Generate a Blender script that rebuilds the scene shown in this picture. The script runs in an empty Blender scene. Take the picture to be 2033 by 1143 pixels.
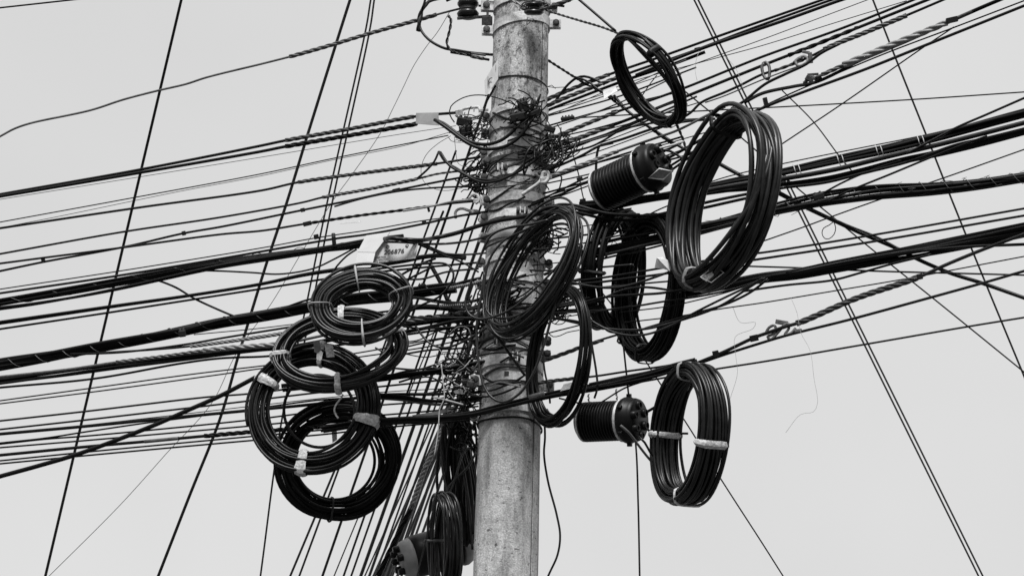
import bpy, math, random
import numpy as np
from mathutils import Vector, Matrix

# ---------------------------------------------------------------- camera, sky, sun, exposure
S = bpy.context.scene
COL = S.collection
FPX, D0, PITCH, ROLL = 6150.0, 16.0, math.radians(22.0), math.radians(1.7)
CU, CV = 1016.5, 571.5
CAM = np.array([0.0, 0.0, 1.6])
FW = np.array([0.0, math.cos(PITCH), math.sin(PITCH)])
_r, _u = np.array([1.0, 0, 0]), np.array([0, -math.sin(PITCH), math.cos(PITCH)])
RT = math.cos(ROLL) * _r + math.sin(ROLL) * _u
UP = -math.sin(ROLL) * _r + math.cos(ROLL) * _u
cd = bpy.data.cameras.new('camera')
cd.sensor_width, cd.lens = 36.0, FPX * 36.0 / 2033.0
cd.clip_start, cd.clip_end = 0.1, 3000
cam = bpy.data.objects.new('camera', cd)
COL.objects.link(cam)
cam.matrix_world = Matrix(((RT[0], UP[0], -FW[0], CAM[0]), (RT[1], UP[1], -FW[1], CAM[1]),
                           (RT[2], UP[2], -FW[2], CAM[2]), (0, 0, 0, 1)))
S.camera = cam

SUN_EL, SUN_AZ = math.radians(54), math.radians(184)     # high, behind the camera, a little to its left
wd = bpy.data.worlds.new('World')
S.world = wd
wd.use_nodes = True
nt = wd.node_tree
nt.nodes.clear()
N = nt.nodes.new
L = nt.links.new
out, bg = N('ShaderNodeOutputWorld'), N('ShaderNodeBackground')
sky = N('ShaderNodeTexSky')
sky.sky_type, sky.sun_disc = 'NISHITA', False
sky.sun_elevation, sky.sun_rotation = SUN_EL, SUN_AZ
sky.air_density, sky.dust_density = 1.0, 6.0
bw = N('ShaderNodeRGBToBW')
L(sky.outputs[0], bw.inputs[0])
tc, sep = N('ShaderNodeTexCoord'), N('ShaderNodeSeparateXYZ')
L(tc.outputs['Generated'], sep.inputs[0])
# cloud deck: even grey near the horizon, brighter towards the zenith (an overcast sky), faint soft clouds
el = N('ShaderNodeMapRange'); el.interpolation_type = 'SMOOTHSTEP'
el.inputs['From Min'].default_value, el.inputs['From Max'].default_value = 0.55, 1.0
el.inputs['To Min'].default_value, el.inputs['To Max'].default_value = 6.35, 12.5
L(sep.outputs['Z'], el.inputs['Value'])
cn = N('ShaderNodeTexNoise'); cn.inputs['Scale'].default_value = 5.0; cn.inputs['Detail'].default_value = 4.0
L(tc.outputs['Generated'], cn.inputs['Vector'])
cm = N('ShaderNodeMapRange'); cm.inputs['To Min'].default_value, cm.inputs['To Max'].default_value = 0.955, 1.045
cm.inputs['From Min'].default_value, cm.inputs['From Max'].default_value = 0.3, 0.7
L(cn.outputs['Fac'], cm.inputs['Value'])
hz = N('ShaderNodeMapRange'); hz.inputs['From Min'].default_value, hz.inputs['From Max'].default_value = 0.22, 0.52
hz.inputs['To Min'].default_value, hz.inputs['To Max'].default_value = 1.035, 0.985
L(sep.outputs['Z'], hz.inputs['Value'])
m0 = N('ShaderNodeMath'); m0.operation = 'MULTIPLY'
L(el.outputs[0], m0.inputs[0]); L(hz.outputs[0], m0.inputs[1])
# darkening added to the low sky behind the camera, to mute cable reflections
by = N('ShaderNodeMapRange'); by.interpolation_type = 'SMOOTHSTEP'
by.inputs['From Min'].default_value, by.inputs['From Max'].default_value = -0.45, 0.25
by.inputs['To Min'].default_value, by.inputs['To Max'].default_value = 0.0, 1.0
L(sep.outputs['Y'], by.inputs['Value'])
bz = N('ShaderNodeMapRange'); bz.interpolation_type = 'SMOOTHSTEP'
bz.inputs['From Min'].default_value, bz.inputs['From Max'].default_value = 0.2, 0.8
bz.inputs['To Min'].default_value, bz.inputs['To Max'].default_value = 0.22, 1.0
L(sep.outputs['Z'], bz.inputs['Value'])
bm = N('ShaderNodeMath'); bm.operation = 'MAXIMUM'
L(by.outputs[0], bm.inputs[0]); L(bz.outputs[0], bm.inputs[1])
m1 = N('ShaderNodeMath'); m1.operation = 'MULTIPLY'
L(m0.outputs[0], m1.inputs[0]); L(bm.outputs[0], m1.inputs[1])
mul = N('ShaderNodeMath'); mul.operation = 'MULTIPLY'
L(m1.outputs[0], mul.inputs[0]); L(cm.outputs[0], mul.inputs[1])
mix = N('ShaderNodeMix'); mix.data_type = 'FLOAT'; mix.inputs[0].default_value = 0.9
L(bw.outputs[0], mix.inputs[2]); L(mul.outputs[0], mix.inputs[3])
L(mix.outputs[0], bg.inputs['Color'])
bg.inputs['Strength'].default_value = 0.1
L(bg.outputs[0], out.inputs[0])
sl = bpy.data.lights.new('sun', 'SUN')
sl.energy, sl.angle = 3.0, math.radians(16)
so = bpy.data.objects.new('sun', sl)
COL.objects.link(so)
sd = Vector((math.sin(SUN_AZ) * math.cos(SUN_EL), math.cos(SUN_AZ) * math.cos(SUN_EL), math.sin(SUN_EL)))
so.rotation_euler = sd.to_track_quat('Z', 'Y').to_euler()
S.view_settings.view_transform, S.view_settings.look = 'Standard', 'None'
S.view_settings.exposure, S.view_settings.gamma = 0.26, 1.0

# ---------------------------------------------------------------- materials
def mat(name, c, rough=0.5, metal=0.0, var=0.35, scale=30.0, bump=0.0, spec=0.5):
    m = bpy.data.materials.new(name)
    m.use_nodes = True
    t = m.node_tree
    b = t.nodes['Principled BSDF']
    b.inputs['Roughness'].default_value, b.inputs['Metallic'].default_value = rough, metal
    b.inputs['Specular IOR Level'].default_value = spec
    n = t.nodes.new('ShaderNodeTexNoise')
    n.inputs['Scale'].default_value, n.inputs['Detail'].default_value = scale, 5.0
    co = t.nodes.new('ShaderNodeTexCoord')
    t.links.new(co.outputs['Object'], n.inputs['Vector'])
    r = t.nodes.new('ShaderNodeMapRange')
    r.inputs['From Min'].default_value, r.inputs['From Max'].default_value = 0.3, 0.7
    r.inputs['To Min'].default_value, r.inputs['To Max'].default_value = c * (1 - var), c * (1 + var)
    t.links.new(n.outputs['Fac'], r.inputs['Value'])
    t.links.new(r.outputs[0], b.inputs['Base Color'])
    if bump:
        bp = t.nodes.new('ShaderNodeBump')
        bp.inputs['Strength'].default_value, bp.inputs['Distance'].default_value = bump, 0.004
        t.links.new(n.outputs['Fac'], bp.inputs['Height'])
        t.links.new(bp.outputs[0], b.inputs['Normal'])
    return m

M = dict(
    black=mat('black_sheath', 0.006, 0.55, var=0.5, scale=18, spec=0.16),
    gloss=mat('glossy_sheath', 0.006, 0.36, var=0.6, scale=25, spec=0.26),
    coil=mat('weathered_sheath', 0.010, 0.36, var=0.7, scale=16, spec=0.42),
    grey=mat('grey_sheath', 0.10, 0.6, var=0.4, scale=20),
    pale=mat('pale_sheath', 0.35, 0.6, var=0.3, scale=20),
    steel=mat('galvanised_steel', 0.58, 0.6, 0.1, 0.3, 60, 0.15),
    rust=mat('weathered_steel', 0.07, 0.7, 0.2, 0.5, 70, 0.3),
    strand=mat('steel_strand', 0.11, 0.5, 0.4, 0.4, 60),
    zinc=mat('dull_zinc', 0.2, 0.6, 0.2, 0.4, 60, 0.2),
    bright=mat('bright_grip_wire', 0.24, 0.5, 0.2, 0.3, 60),
    white=mat('white_plastic', 0.50, 0.5, var=0.06, scale=14),
    tape=mat('white_tape', 0.52, 0.5, var=0.45, scale=75, bump=0.7),
    bag=mat('translucent_bag', 0.75, 0.35, var=0.12, scale=30, bump=0.6),
    ceramic=mat('brown_ceramic', 0.009, 0.3, var=0.3, scale=20),
    rubber=mat('black_plastic', 0.005, 0.42, var=0.6, scale=22, spec=0.22),
    ink=mat('black_ink', 0.015, 0.6, var=0.1),
    box=mat('dark_box', 0.006, 0.6, var=0.4, scale=30),
    base=mat('grey_base', 0.30, 0.5, var=0.25, scale=14),
)

def concrete():
    m = bpy.data.materials.new('spun_concrete')
    m.use_nodes = True
    t = m.node_tree
    b = t.nodes['Principled BSDF']
    b.inputs['Roughness'].default_value = 0.85
    co = t.nodes.new('ShaderNodeTexCoord')
    def noise(sc, det, stretch=None, rough=0.6):
        n = t.nodes.new('ShaderNodeTexNoise')
        n.inputs['Scale'].default_value, n.inputs['Detail'].default_value = sc, det
        n.inputs['Roughness'].default_value = rough
        if stretch:
            mp = t.nodes.new('ShaderNodeMapping')
            mp.inputs['Scale'].default_value = stretch
            t.links.new(co.outputs['Object'], mp.inputs['Vector'])
            t.links.new(mp.outputs[0], n.inputs['Vector'])
        else:
            t.links.new(co.outputs['Object'], n.inputs['Vector'])
        return n.outputs['Fac']
    def rng(v, a, b_, c, d):
        r = t.nodes.new('ShaderNodeMapRange')
        for k, x in zip(('From Min', 'From Max', 'To Min', 'To Max'), (a, b_, c, d)):
            r.inputs[k].default_value = x
        t.links.new(v, r.inputs['Value'])
        return r.outputs[0]
    def op(o, a, c):
        n = t.nodes.new('ShaderNodeMath'); n.operation = o
        for i, x in enumerate((a, c)):
            if isinstance(x, (int, float)): n.inputs[i].default_value = x
            else: t.links.new(x, n.inputs[i])
        return n.outputs[0]
    base = rng(noise(9, 6), 0.3, 0.7, 0.46, 0.62)
    fine = rng(noise(110, 4, None, 0.8), 0.38, 0.62, 0.62, 1.2)
    streak = rng(noise(14, 5, (1, 1, 0.16)), 0.42, 0.66, 1.08, 0.5)
    speck = rng(noise(40, 6, (1, 1, 0.55), 0.75), 0.49, 0.62, 1.0, 0.2)     # lichen and grime blotches
    # the grime is heavier above the bands, where rain runs off the cap
    sp = t.nodes.new('ShaderNodeSeparateXYZ')
    t.links.new(co.outputs['Object'], sp.inputs[0])
    up = rng(sp.outputs['Z'], 7.6, 8.5, 0.3, 1.0)
    spk = op('ADD', op('MULTIPLY', op('SUBTRACT', speck, 1.0), up), 1.0)
    pit = rng(noise(30, 3, (1, 1, 1.7)), 0.63, 0.68, 1.0, 0.28)
    col = op('MULTIPLY', op('MULTIPLY', op('MULTIPLY', base, fine), op('MULTIPLY', streak, spk)), pit)
    t.links.new(col, b.inputs['Base Color'])
    bp = t.nodes.new('ShaderNodeBump')
    bp.inputs['Strength'].default_value, bp.inputs['Distance'].default_value = 0.5, 0.006
    t.links.new(op('MULTIPLY', pit, fine), bp.inputs['Height'])
    t.links.new(bp.outputs[0], b.inputs['Normal'])
    return m
M['concrete'] = concrete()

# ---------------------------------------------------------------- helpers
KU, KV = 6.2e-5, math.tan(PITCH) / FPX
def depth(u, v):                       # the vertical plane of the pole line: it recedes to the ring-coil side
    return D0 / (1 + KU * (u - 1020) + KV * (v - 571))
def at(u, v, d):
    return CAM + d * (FW + (u - CU) / FPX * RT + (CV - v) / FPX * UP)
def P(u, v, o=0.0):                    # a point near that plane, o metres in front of it
    return at(u, v, depth(u, v) - o)
def px(n, u=1020, v=571):              # a length in metres for n photo pixels
    return n * depth(u, v) / FPX

def spline(p, step=7.0):
    p = np.asarray(p, float)
    if len(p) == 2:
        return p if step > 900 else np.linspace(p[0], p[1], max(2, int(np.linalg.norm((p[1] - p[0])[:2]) / (step * 5))))
    q = np.vstack([2 * p[0] - p[1], p, 2 * p[-1] - p[-2]])
    o = []
    for i in range(1, len(q) - 2):
        a, b, c, d = q[i - 1], q[i], q[i + 1], q[i + 2]
        t0 = 0.0
        t1 = t0 + max(np.linalg.norm(b - a), 1e-6) ** 0.5
        t2 = t1 + max(np.linalg.norm(c - b), 1e-6) ** 0.5
        t3 = t2 + max(np.linalg.norm(d - c), 1e-6) ** 0.5
        n = max(2, int(np.linalg.norm((c - b)[:2]) / step))
        for k in range(n):
            t = t1 + (t2 - t1) * k / n
            A1 = (t1 - t) / (t1 - t0) * a + (t - t0) / (t1 - t0) * b
            A2 = (t2 - t) / (t2 - t1) * b + (t - t1) / (t2 - t1) * c
            A3 = (t3 - t) / (t3 - t2) * c + (t - t2) / (t3 - t2) * d
            B1 = (t2 - t) / (t2 - t0) * A1 + (t - t0) / (t2 - t0) * A2
            B2 = (t3 - t) / (t3 - t1) * A2 + (t - t1) / (t3 - t1) * A3
            o.append((t2 - t) / (t2 - t1) * B1 + (t - t1) / (t2 - t1) * B2)
    o.append(p[-1])
    return np.array(o)

def frames(pts, closed=False):
    pts = np.asarray(pts, float)
    if closed:
        tg = np.roll(pts, -1, 0) - np.roll(pts, 1, 0)
    else:
        tg = np.gradient(pts, axis=0)
    tg /= np.maximum(np.linalg.norm(tg, axis=1), 1e-9)[:, None]
    n = np.cross(tg[0], FW)
    if np.linalg.norm(n) < 1e-3: n = np.cross(tg[0], UP)
    ns = []
    for t in tg:
        n = n - t * n.dot(t)
        n = n / np.linalg.norm(n)
        ns.append(n)
    ns = np.array(ns)
    return tg, ns, np.cross(tg, ns)

class MB:
    def __init__(self): self.v, self.f, self.n = [], [], 0
    def add(self, v, f):
        self.v.append(np.asarray(v, float)); self.f += [tuple(i + self.n for i in q) for q in f]; self.n += len(v)
    def tube(self, pts, r, sides=8, closed=False):
        pts = np.asarray(pts, float)
        _, a, b = frames(pts, closed)
        r = np.broadcast_to(np.asarray(r, float), (len(pts),))
        th = np.arange(sides) * 2 * math.pi / sides
        ring = pts[:, None] + r[:, None, None] * (np.cos(th)[None, :, None] * a[:, None] + np.sin(th)[None, :, None] * b[:, None])
        m = len(pts); f = []
        for i in range(m if closed else m - 1):
            j = (i + 1) % m
            for k in range(sides):
                l = (k + 1) % sides
                f.append((i * sides + k, i * sides + l, j * sides + l, j * sides + k))
        if not closed:
            f.append(tuple(range(sides))[::-1]); f.append(tuple((m - 1) * sides + k for k in range(sides)))
        self.add(ring.reshape(-1, 3), f); return self
    def box(self, c, ax, ay, az, sx, sy, sz):
        c, ax, ay, az = (np.asarray(q, float) for q in (c, ax, ay, az))
        v = [c + ax * sx * i + ay * sy * j + az * sz * k for i in (-.5, .5) for j in (-.5, .5) for k in (-.5, .5)]
        self.add(v, [(0, 1, 3, 2), (4, 6, 7, 5), (0, 4, 5, 1), (2, 3, 7, 6), (0, 2, 6, 4), (1, 5, 7, 3)]); return self
    def lathe(self, o, ax, prof, sides=32):
        o, ax = np.asarray(o, float), np.asarray(ax, float) / np.linalg.norm(ax)
        a = np.cross(ax, UP if abs(ax.dot(UP)) < .9 else RT); a /= np.linalg.norm(a); b = np.cross(ax, a)
        th = np.arange(sides) * 2 * math.pi / sides
        d = np.cos(th)[:, None] * a + np.sin(th)[:, None] * b
        v = np.concatenate([o + ax * s + max(r, 1e-5) * d for s, r in prof]); f = []
        for i in range(len(prof) - 1):
            for k in range(sides):
                l = (k + 1) % sides
                f.append((i * sides + k, i * sides + l, (i + 1) * sides + l, (i + 1) * sides + k))
        self.add(v, f); return self
    def slab(self, pts, th):
        pts = np.asarray(pts, float); n = len(pts)
        nr = np.cross(pts[1] - pts[0], pts[2] - pts[0]); nr /= np.linalg.norm(nr)
        f = [tuple(range(n)), tuple(range(n, 2 * n))[::-1]] + [(i, i + n, (i + 1) % n + n, (i + 1) % n) for i in range(n)]
        self.add(np.concatenate([pts, pts + nr * th]), f); return self
    def build(self, name, m, parent=None, smooth=True, bevel=0):
        me = bpy.data.meshes.new(name)
        me.from_pydata(np.concatenate(self.v).tolist(), [], self.f)
        if smooth:
            me.polygons.foreach_set('use_smooth', [len(p) <= 4 for p in self.f] if smooth == 1 else [True] * len(self.f))
        me.materials.append(M[m])
        o = bpy.data.objects.new(name, me); COL.objects.link(o)
        if smooth == 2:
            for p in me.polygons: p.use_smooth = True
        if bevel:
            b = o.modifiers.new('b', 'BEVEL'); b.width, b.segments, b.limit_method = bevel, 2, 'ANGLE'
        if smooth == 3:
            me.shade_smooth() if False else None
        if parent:
            o.parent = parent
            o.matrix_parent_inverse = Matrix.Translation(-parent.location)
        return o

def tag(o, label, cat, group=None, kind=None):
    if kind: o['kind'] = kind
    if label: o['label'] = label
    if cat: o['category'] = cat
    if group: o['group'] = group
    return o
def thing(name, label, cat, loc, group=None):
    e = bpy.data.objects.new(name, None); COL.objects.link(e)
    e.location = Vector(loc); e.empty_display_size = 0.05
    return tag(e, label, cat, group)

def full(pts, o):
    r = [(p[0], p[1], p[2] if len(p) > 2 else o) for p in pts]
    def ext(a, b):
        if 0 < a[0] < 2033 and 0 < a[1] < 1143: return None
        d = np.array(a) - np.array(b); d = d / max(np.linalg.norm(d[:2]), 1e-6)
        return tuple(np.array(a) + d * 420)
    e0, e1 = ext(r[0], r[1]), ext(r[-1], r[-2])
    return ([e0] if e0 else []) + r + ([e1] if e1 else [])

def helix(path, R, turns_per_m, phase):
    _, a, b = frames(path)
    s = np.concatenate([[0], np.cumsum(np.linalg.norm(np.diff(path, axis=0), axis=1))])
    th = phase + s * turns_per_m * 2 * math.pi
    return path + R * (np.cos(th)[:, None] * a + np.sin(th)[:, None] * b)
def resample(path, ds):
    s = np.concatenate([[0], np.cumsum(np.linalg.norm(np.diff(path, axis=0), axis=1))])
    q = np.linspace(0, s[-1], max(3, int(s[-1] / ds)))
    return np.stack([np.interp(q, s, path[:, i]) for i in range(3)], 1)

def path3(pts, o=0.0, d=None, step=7.0):
    q = spline(full(pts, o), step)
    if d:                                # a straight run: depth given at the first and last written point
        a, b = np.array(pts[0][:2], float), np.array(pts[-1][:2], float)
        t = ((q[:, :2] - a) @ (b - a)) / ((b - a) @ (b - a))
        iv = (1 - t) / d[0] + t / d[1]
        return np.array([at(x[0], x[1], 1 / max(i, 1 / 90)) for x, i in zip(q, iv)]), q, 1 / np.maximum(iv, 1 / 90)
    dd = np.array([depth(x[0], x[1]) - x[2] for x in q])
    return np.array([at(x[0], x[1], k) for x, k in zip(q, dd)]), q, dd

def grip_mesh(parent, p, w, m='strand', n=3, name='grip', pitch=5.5, core=True):
    """preformed tie: n rods laid helically round the wire, w photo pixels across"""
    R = px(w) / 2
    p = resample(p, R * .9)
    r = R * (0.5 if n == 3 else 0.62 if n == 2 else 0.36)
    mb = MB()
    s = np.linspace(0, 1, len(p))
    fl = 1.0
    for k in range(n):
        mb.tube(helix(p, R - r, 1 / (pitch * 2 * R), k * 2 * math.pi / n), r * fl, 6)
    if core: mb.tube(p, R * .62, 6)
    return mb.build(name, m, parent)

def W(label, w, o, pts, name=None, cat=None, m='black', grips=(), group=None, d=None, twist=0, sides=None, step=7.0, jit=0.0, clips=()):
    w *= 0.94
    p, q, dd = path3(pts, o, d, step)
    if jit:
        rg = random.Random(len(label))
        ph = [rg.random() * 6.28 for _ in range(4)]
        s = np.arange(len(p)) * .35
        p = p + px(jit) * (np.sin(s + ph[0]) + .6 * np.sin(2.3 * s + ph[1]))[:, None] * UP
    name = name or ('cable' if w >= 3.9 else 'wire')
    r = w * dd / FPX / 2
    mb = MB()
    if twist:
        pp = resample(p, px(w) * .5)
        for k in range(2): mb.tube(helix(pp, px(w) * .24, 1 / px(w * twist), k * math.pi), px(w) * .29, 6)
    else:
        mb.tube(p, r, sides or (6 if w < 4 else 8))
    ob = mb.build(name, m)
    tag(ob, label, cat or name.split('_')[-1], group)
    for g in grips:                      # (x0, x1, width, material, rods)
        x0, x1, gw = g[:3]
        k = (q[:, 0] >= min(x0, x1)) & (q[:, 0] <= max(x0, x1))
        pg = np.array([P_(x) for x in densify(pts, o, x0, x1)]) if k.sum() < 4 else p[k]
        grip_mesh(ob, pg, gw, *(g[3:] or ('strand', 3)))
    for c in clips:                      # (u, v, length, thickness): a small clip on the wire
        mc = MB(); mc.box(P(c[0], c[1], o), RT * .97 + UP * .22, UP * .97 - RT * .22, FW, px(c[2]), px(c[3]), px(c[3]))
        mc.build('clip', 'box', ob, False, .002)
    return ob
def P_(x): return P(x[0], x[1], x[2])
def densify(pts, o, x0, x1):
    f = full(pts, o); a, b = sorted((f[0], f[-1]), key=lambda t: t[0])
    t = np.linspace((x0 - a[0]) / (b[0] - a[0]), (x1 - a[0]) / (b[0] - a[0]), 12)
    return [tuple(np.array(a) + k * (np.array(b) - np.array(a))) for k in t]

def bundle(label, w, o, pts, n=5, m='black', lash=None, cable=None, group=None, seed=1, name='cable_bundle', twist=.25, mats=None, jit=.42, flat=1.0, fuzz=0):
    """several cables running together: each strand a part, the lashing a part"""
    rg = random.Random(seed)
    p, q, dd = path3(pts, o)
    e = thing(name, label, 'cable bundle', p[len(p) // 2], group)
    R = px(w) / 2
    rc = px(cable) / 2 if cable else R * (0.62 if n <= 3 else 0.5 if n <= 5 else .42)
    _, a, b = frames(p)
    s = np.concatenate([[0], np.cumsum(np.linalg.norm(np.diff(p, axis=0), axis=1))])
    for k in range(n):
        th = 2 * math.pi * k / n + twist * s * 2 + 1.1 * np.sin(s * rg.uniform(.7, 1.8) + rg.random() * 6)
        rr = (R - rc) * (1 + jit * np.sin(s * (1.1 + rg.random()) * 2 + rg.random() * 6)) if k or n < 6 else np.zeros(len(s))
        MB().tube(p + rr[:, None] * (np.cos(th)[:, None] * a * flat + np.sin(th)[:, None] * b), rc * rg.uniform(.8, 1.1), 7).build('strand', (mats or [m])[k % len(mats or [m])], e)
    if lash:                             # (pitch in px, wire px, material)
        pp = resample(p, R * .6)
        MB().tube(helix(pp, R * .93, 1 / px(lash[0]), rg.random() * 6), px(lash[1]) / 2, 5).build('lashing_wire', lash[2], e)
    if fuzz:                             # frayed fibres standing off the cables
        mb = MB()
        for _ in range(fuzz):
            i = rg.randrange(len(p) - 3); t_ = (p[i + 2] - p[i]) / np.linalg.norm(p[i + 2] - p[i])
            th = rg.random() * 6.28; nn = math.cos(th) * a[i] + math.sin(th) * b[i]
            q0 = p[i] + t_ * px(rg.uniform(-8, 8)) + nn * R * .9; l_ = px(rg.uniform(5, 16)); sg = rg.choice((-1, 1))
            mb.tube([q0, q0 + t_ * l_ * .5 * sg + nn * l_ * .12, q0 + t_ * l_ * sg + nn * l_ * rg.uniform(.1, .35)], px(.6), 3)
        fz = mb.build('frayed_fibre', 'grey', e); fz['kind'] = 'stuff'
    return e

def coil(label, c, o, a, b, rot, t, wx, cable, n, phi=35, side=1, seed=1, m='gloss', ties=(), group=None, jit=.35, loose=(), face=0, egg=0.0, name='cable_coil'):
    """one cable wound n turns into a ring hung in space: a, b outer half axes in photo px, phi the tilt of the ring to the picture"""
    rg = np.random.RandomState(seed)
    cen = P(c[0], c[1], o)
    k = px(1, *c)
    ro, ph = math.radians(rot), math.radians(phi)
    Mx = math.cos(ro) * RT + math.sin(ro) * UP
    my = -math.sin(ro) * RT + math.cos(ro) * UP
    Ny = my * math.cos(ph) + side * math.sin(ph) * FW
    nz = np.cross(Mx, Ny)
    ac = a - t / 2
    bc = max((b - t / 2 * math.cos(ph) - wx / 2 * math.sin(ph)), 8) / math.cos(ph)
    e = thing(name, label, 'cable coil', cen, group)
    lay = []                             # places of the turns across the section
    nr = max(1, round(t / cable)); nw = max(1, round(wx / cable))
    for i in range(nr):
        for j in range(nw):
            lay.append(((i + .5) / nr * t - t / 2, (j + .5 + .5 * (i % 2) - .25) / nw * wx - wx / 2))
    lay.sort(key=lambda q: (round(q[0], 2), q[1]))
    idx = np.linspace(0, len(lay) - 1, n).round().astype(int)
    if n > len(lay): idx = np.arange(n) % len(lay)
    pos = np.array([lay[i] for i in idx]); rg.shuffle(pos[: n // 3])
    pos = np.vstack([pos, pos[-1]])
    seg = 56
    th = np.arange(n * seg + 1) * 2 * math.pi / seg + rg.rand() * 6
    tt = np.arange(n * seg + 1) / seg
    i0 = np.minimum(tt.astype(int), n - 1); fr = tt - i0
    sm = np.clip((fr - .55) / .45, 0, 1); sm = sm * sm * (3 - 2 * sm)
    pr = pos[i0] * (1 - sm)[:, None] + pos[i0 + 1] * sm[:, None]
    amp = cable * jit
    nz1 = sum(rg.randn() * np.sin((i + .37) * th * .5 + rg.rand() * 6) for i in range(1, 6)) * amp * .6
    nz2 = sum(rg.randn() * np.sin((i + .21) * th * .5 + rg.rand() * 6) for i in range(1, 6)) * amp * .8
    rho, zeta = pr[:, 0] + nz1, pr[:, 1] + nz2
    wob = egg * np.cos(2 * th + rg.rand() * 0) + .012 * np.sin(3 * th + seed) + .008 * np.sin(5 * th + seed * 2)
    A, B = (ac * (1 + wob) + rho), (bc * (1 - .3 * wob) + rho)
    pts = cen + k * ((A * np.cos(th))[:, None] * Mx + (B * np.sin(th))[:, None] * Ny + zeta[:, None] * nz)
    MB().tube(pts, k * cable / 2, 7).build('cable_winding', m, e)
    def ringpt(ang, r_, z_): return cen + k * ((ac + r_) * math.cos(ang) * Mx + (bc + r_) * math.sin(ang) * Ny + z_ * nz)
    for lo in loose:                     # (extra radius, axial shift, centre shift u, v): a turn that has sprung free
        tq = np.arange(64) * 2 * math.pi / 64
        q = np.array([ringpt(x, lo[0] + 2 * math.sin(2 * x + lo[0]), lo[1] + 3 * math.sin(x)) for x in tq]) + k * (lo[2] * RT - lo[3] * UP)
        MB().tube(q, k * cable / 2, 7, True).build('loose_turn', m, e)
    for ti in ties:                      # (angle, width px, material, tail px)
        an, tw, tm = ti[0], ti[1], ti[2]
        a0 = math.radians(an)
        mb = MB(); rows = []
        dth = tw / max(ac, 1)
        for s_ in np.linspace(-.5, .5, 6):
            g = .94 + .12 * math.cos(s_ * 3) + .012 * rg.randn()
            for x in np.arange(20) * 2 * math.pi / 20:
                cx, sx = math.cos(x), math.sin(x)
                sq = (abs(cx) ** 4 + abs(sx) ** 4) ** -.25
                rows.append(ringpt(a0 + dth * s_ * (1 + .05 * rg.randn()), (t / 2 + cable * .55 + .15 * rg.randn()) * cx * sq * g, (wx / 2 + cable * .55 + .15 * rg.randn()) * sx * sq * g))
        f = [(i * 20 + j, i * 20 + (j + 1) % 20, (i + 1) * 20 + (j + 1) % 20, (i + 1) * 20 + j) for i in range(5) for j in range(20)]
        mb.add(rows, f)
        if len(ti) > 3:
            q0 = ringpt(a0, t / 2 * (1 if ti[3] > 0 else -1), wx / 2 * -side)
            q = np.array([q0 + k * (-UP * abs(ti[3]) * s_ + RT * 9 * math.sin(s_ * 4 + an) - FW * 3) for s_ in np.linspace(0, 1, 9)])
            mb.tube(q, k * 1.9, 5)
        mb.build('tie', tm, e, tw < 8)
    return e

# ---------------------------------------------------------------- ground and pole
g = MB(); g.add([(-900, -900, 0), (900, -900, 0), (900, 900, 0), (-900, 900, 0)], [(0, 1, 2, 3)])
M['ground'] = mat('road_ground', 0.06, 0.9, var=0.35, scale=3.0)
go = g.build('ground', 'ground', None, False); go['kind'] = 'structure'

A0 = P(1020, 571)
PR0 = 59.0 * D0 / FPX
def prad(z): return PR0 - (z - A0[2]) * 0.0052
def proj(p):
    q = np.asarray(p) - CAM
    d = q.dot(FW)
    return CU + FPX * q.dot(RT) / d, CV - FPX * q.dot(UP) / d
def onpole(phi, z, dr=0.0):              # phi in degrees: 0 faces the camera, 90 to its right
    a = math.radians(phi); r = prad(z) + dr
    return np.array([A0[0] + r * math.sin(a), A0[1] - r * math.cos(a), z])
def zfront(v):
    lo, hi = 3.0, 13.0
    for _ in range(50):
        m = (lo + hi) / 2
        if proj(onpole(0, m))[1] > v: lo = m
        else: hi = m
    return lo
PH = sorted([i * 360 / 96 for i in range(96)] + [48.8, 49.2, 51.2, 51.6, 228.8, 229.2, 231.2, 231.6])
zs = list(np.linspace(0, 11.4, 58))
mb = MB(); vv = []; n = len(PH)
for z in zs:
    for p_ in PH:
        notch = -0.010 if 49.1 < p_ < 51.3 or 229.1 < p_ < 231.3 else (0.004 if 51.5 <= p_ < 75 else 0)
        w_ = .0012 * math.sin(p_ * .09 + z * 3) + .001 * math.sin(z * 7 + p_ * .03)
        q = onpole(p_, z, notch + w_); vv.append(q)
ff = [(i * n + j, i * n + (j + 1) % n, (i + 1) * n + (j + 1) % n, (i + 1) * n + j) for i in range(len(zs) - 1) for j in range(n)]
ff.append(tuple((len(zs) - 1) * n + j for j in range(n)))
mb.add(vv, ff)
M['grime'] = mat('grime_line', 0.05, 0.9, var=0.6, scale=40)
pole = thing('utility_pole', 'round weathered concrete pole with a mould seam carrying all the cables', 'utility pole', (A0[0], A0[1], 0))
mb.build('shaft', 'concrete', pole)

sm_ = MB()
for ps_ in (50.2, 230.2):
    sv = []
    for z in zs:
        for dp in (-.75, .75): sv.append(onpole(ps_ + dp + .15 * math.sin(z * 5 + dp), z, .0012))
    sm_.add(sv, [(2 * i, 2 * i + 1, 2 * i + 3, 2 * i + 2) for i in range(len(zs) - 1)])
    sm_.build('mould_seam', 'grime', pole, False); sm_ = MB()
def ring_mesh(z0, h, th, tilt, p0=-180, p1=180, dz=0.0, wav=0.0):
    mb = MB(); a = np.linspace(p0, p1, 73); v = []
    for p_ in a:
        zc = z0 - tilt * math.sin(math.radians(p_)) + wav * math.sin(math.radians(p_) * 3)
        for dr, hh in ((.002, -.5), (th, -.5), (th, .5), (.002, .5)):
            v.append(onpole(p_, zc + hh * h, dr))
    f = []
    for i in range(72):
        for k in range(4):
            l = (k + 1) % 4
            f.append((i * 4 + k, i * 4 + l, i * 4 + 4 + l, i * 4 + 4 + k))
    mb.add(v, f); return mb
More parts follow.
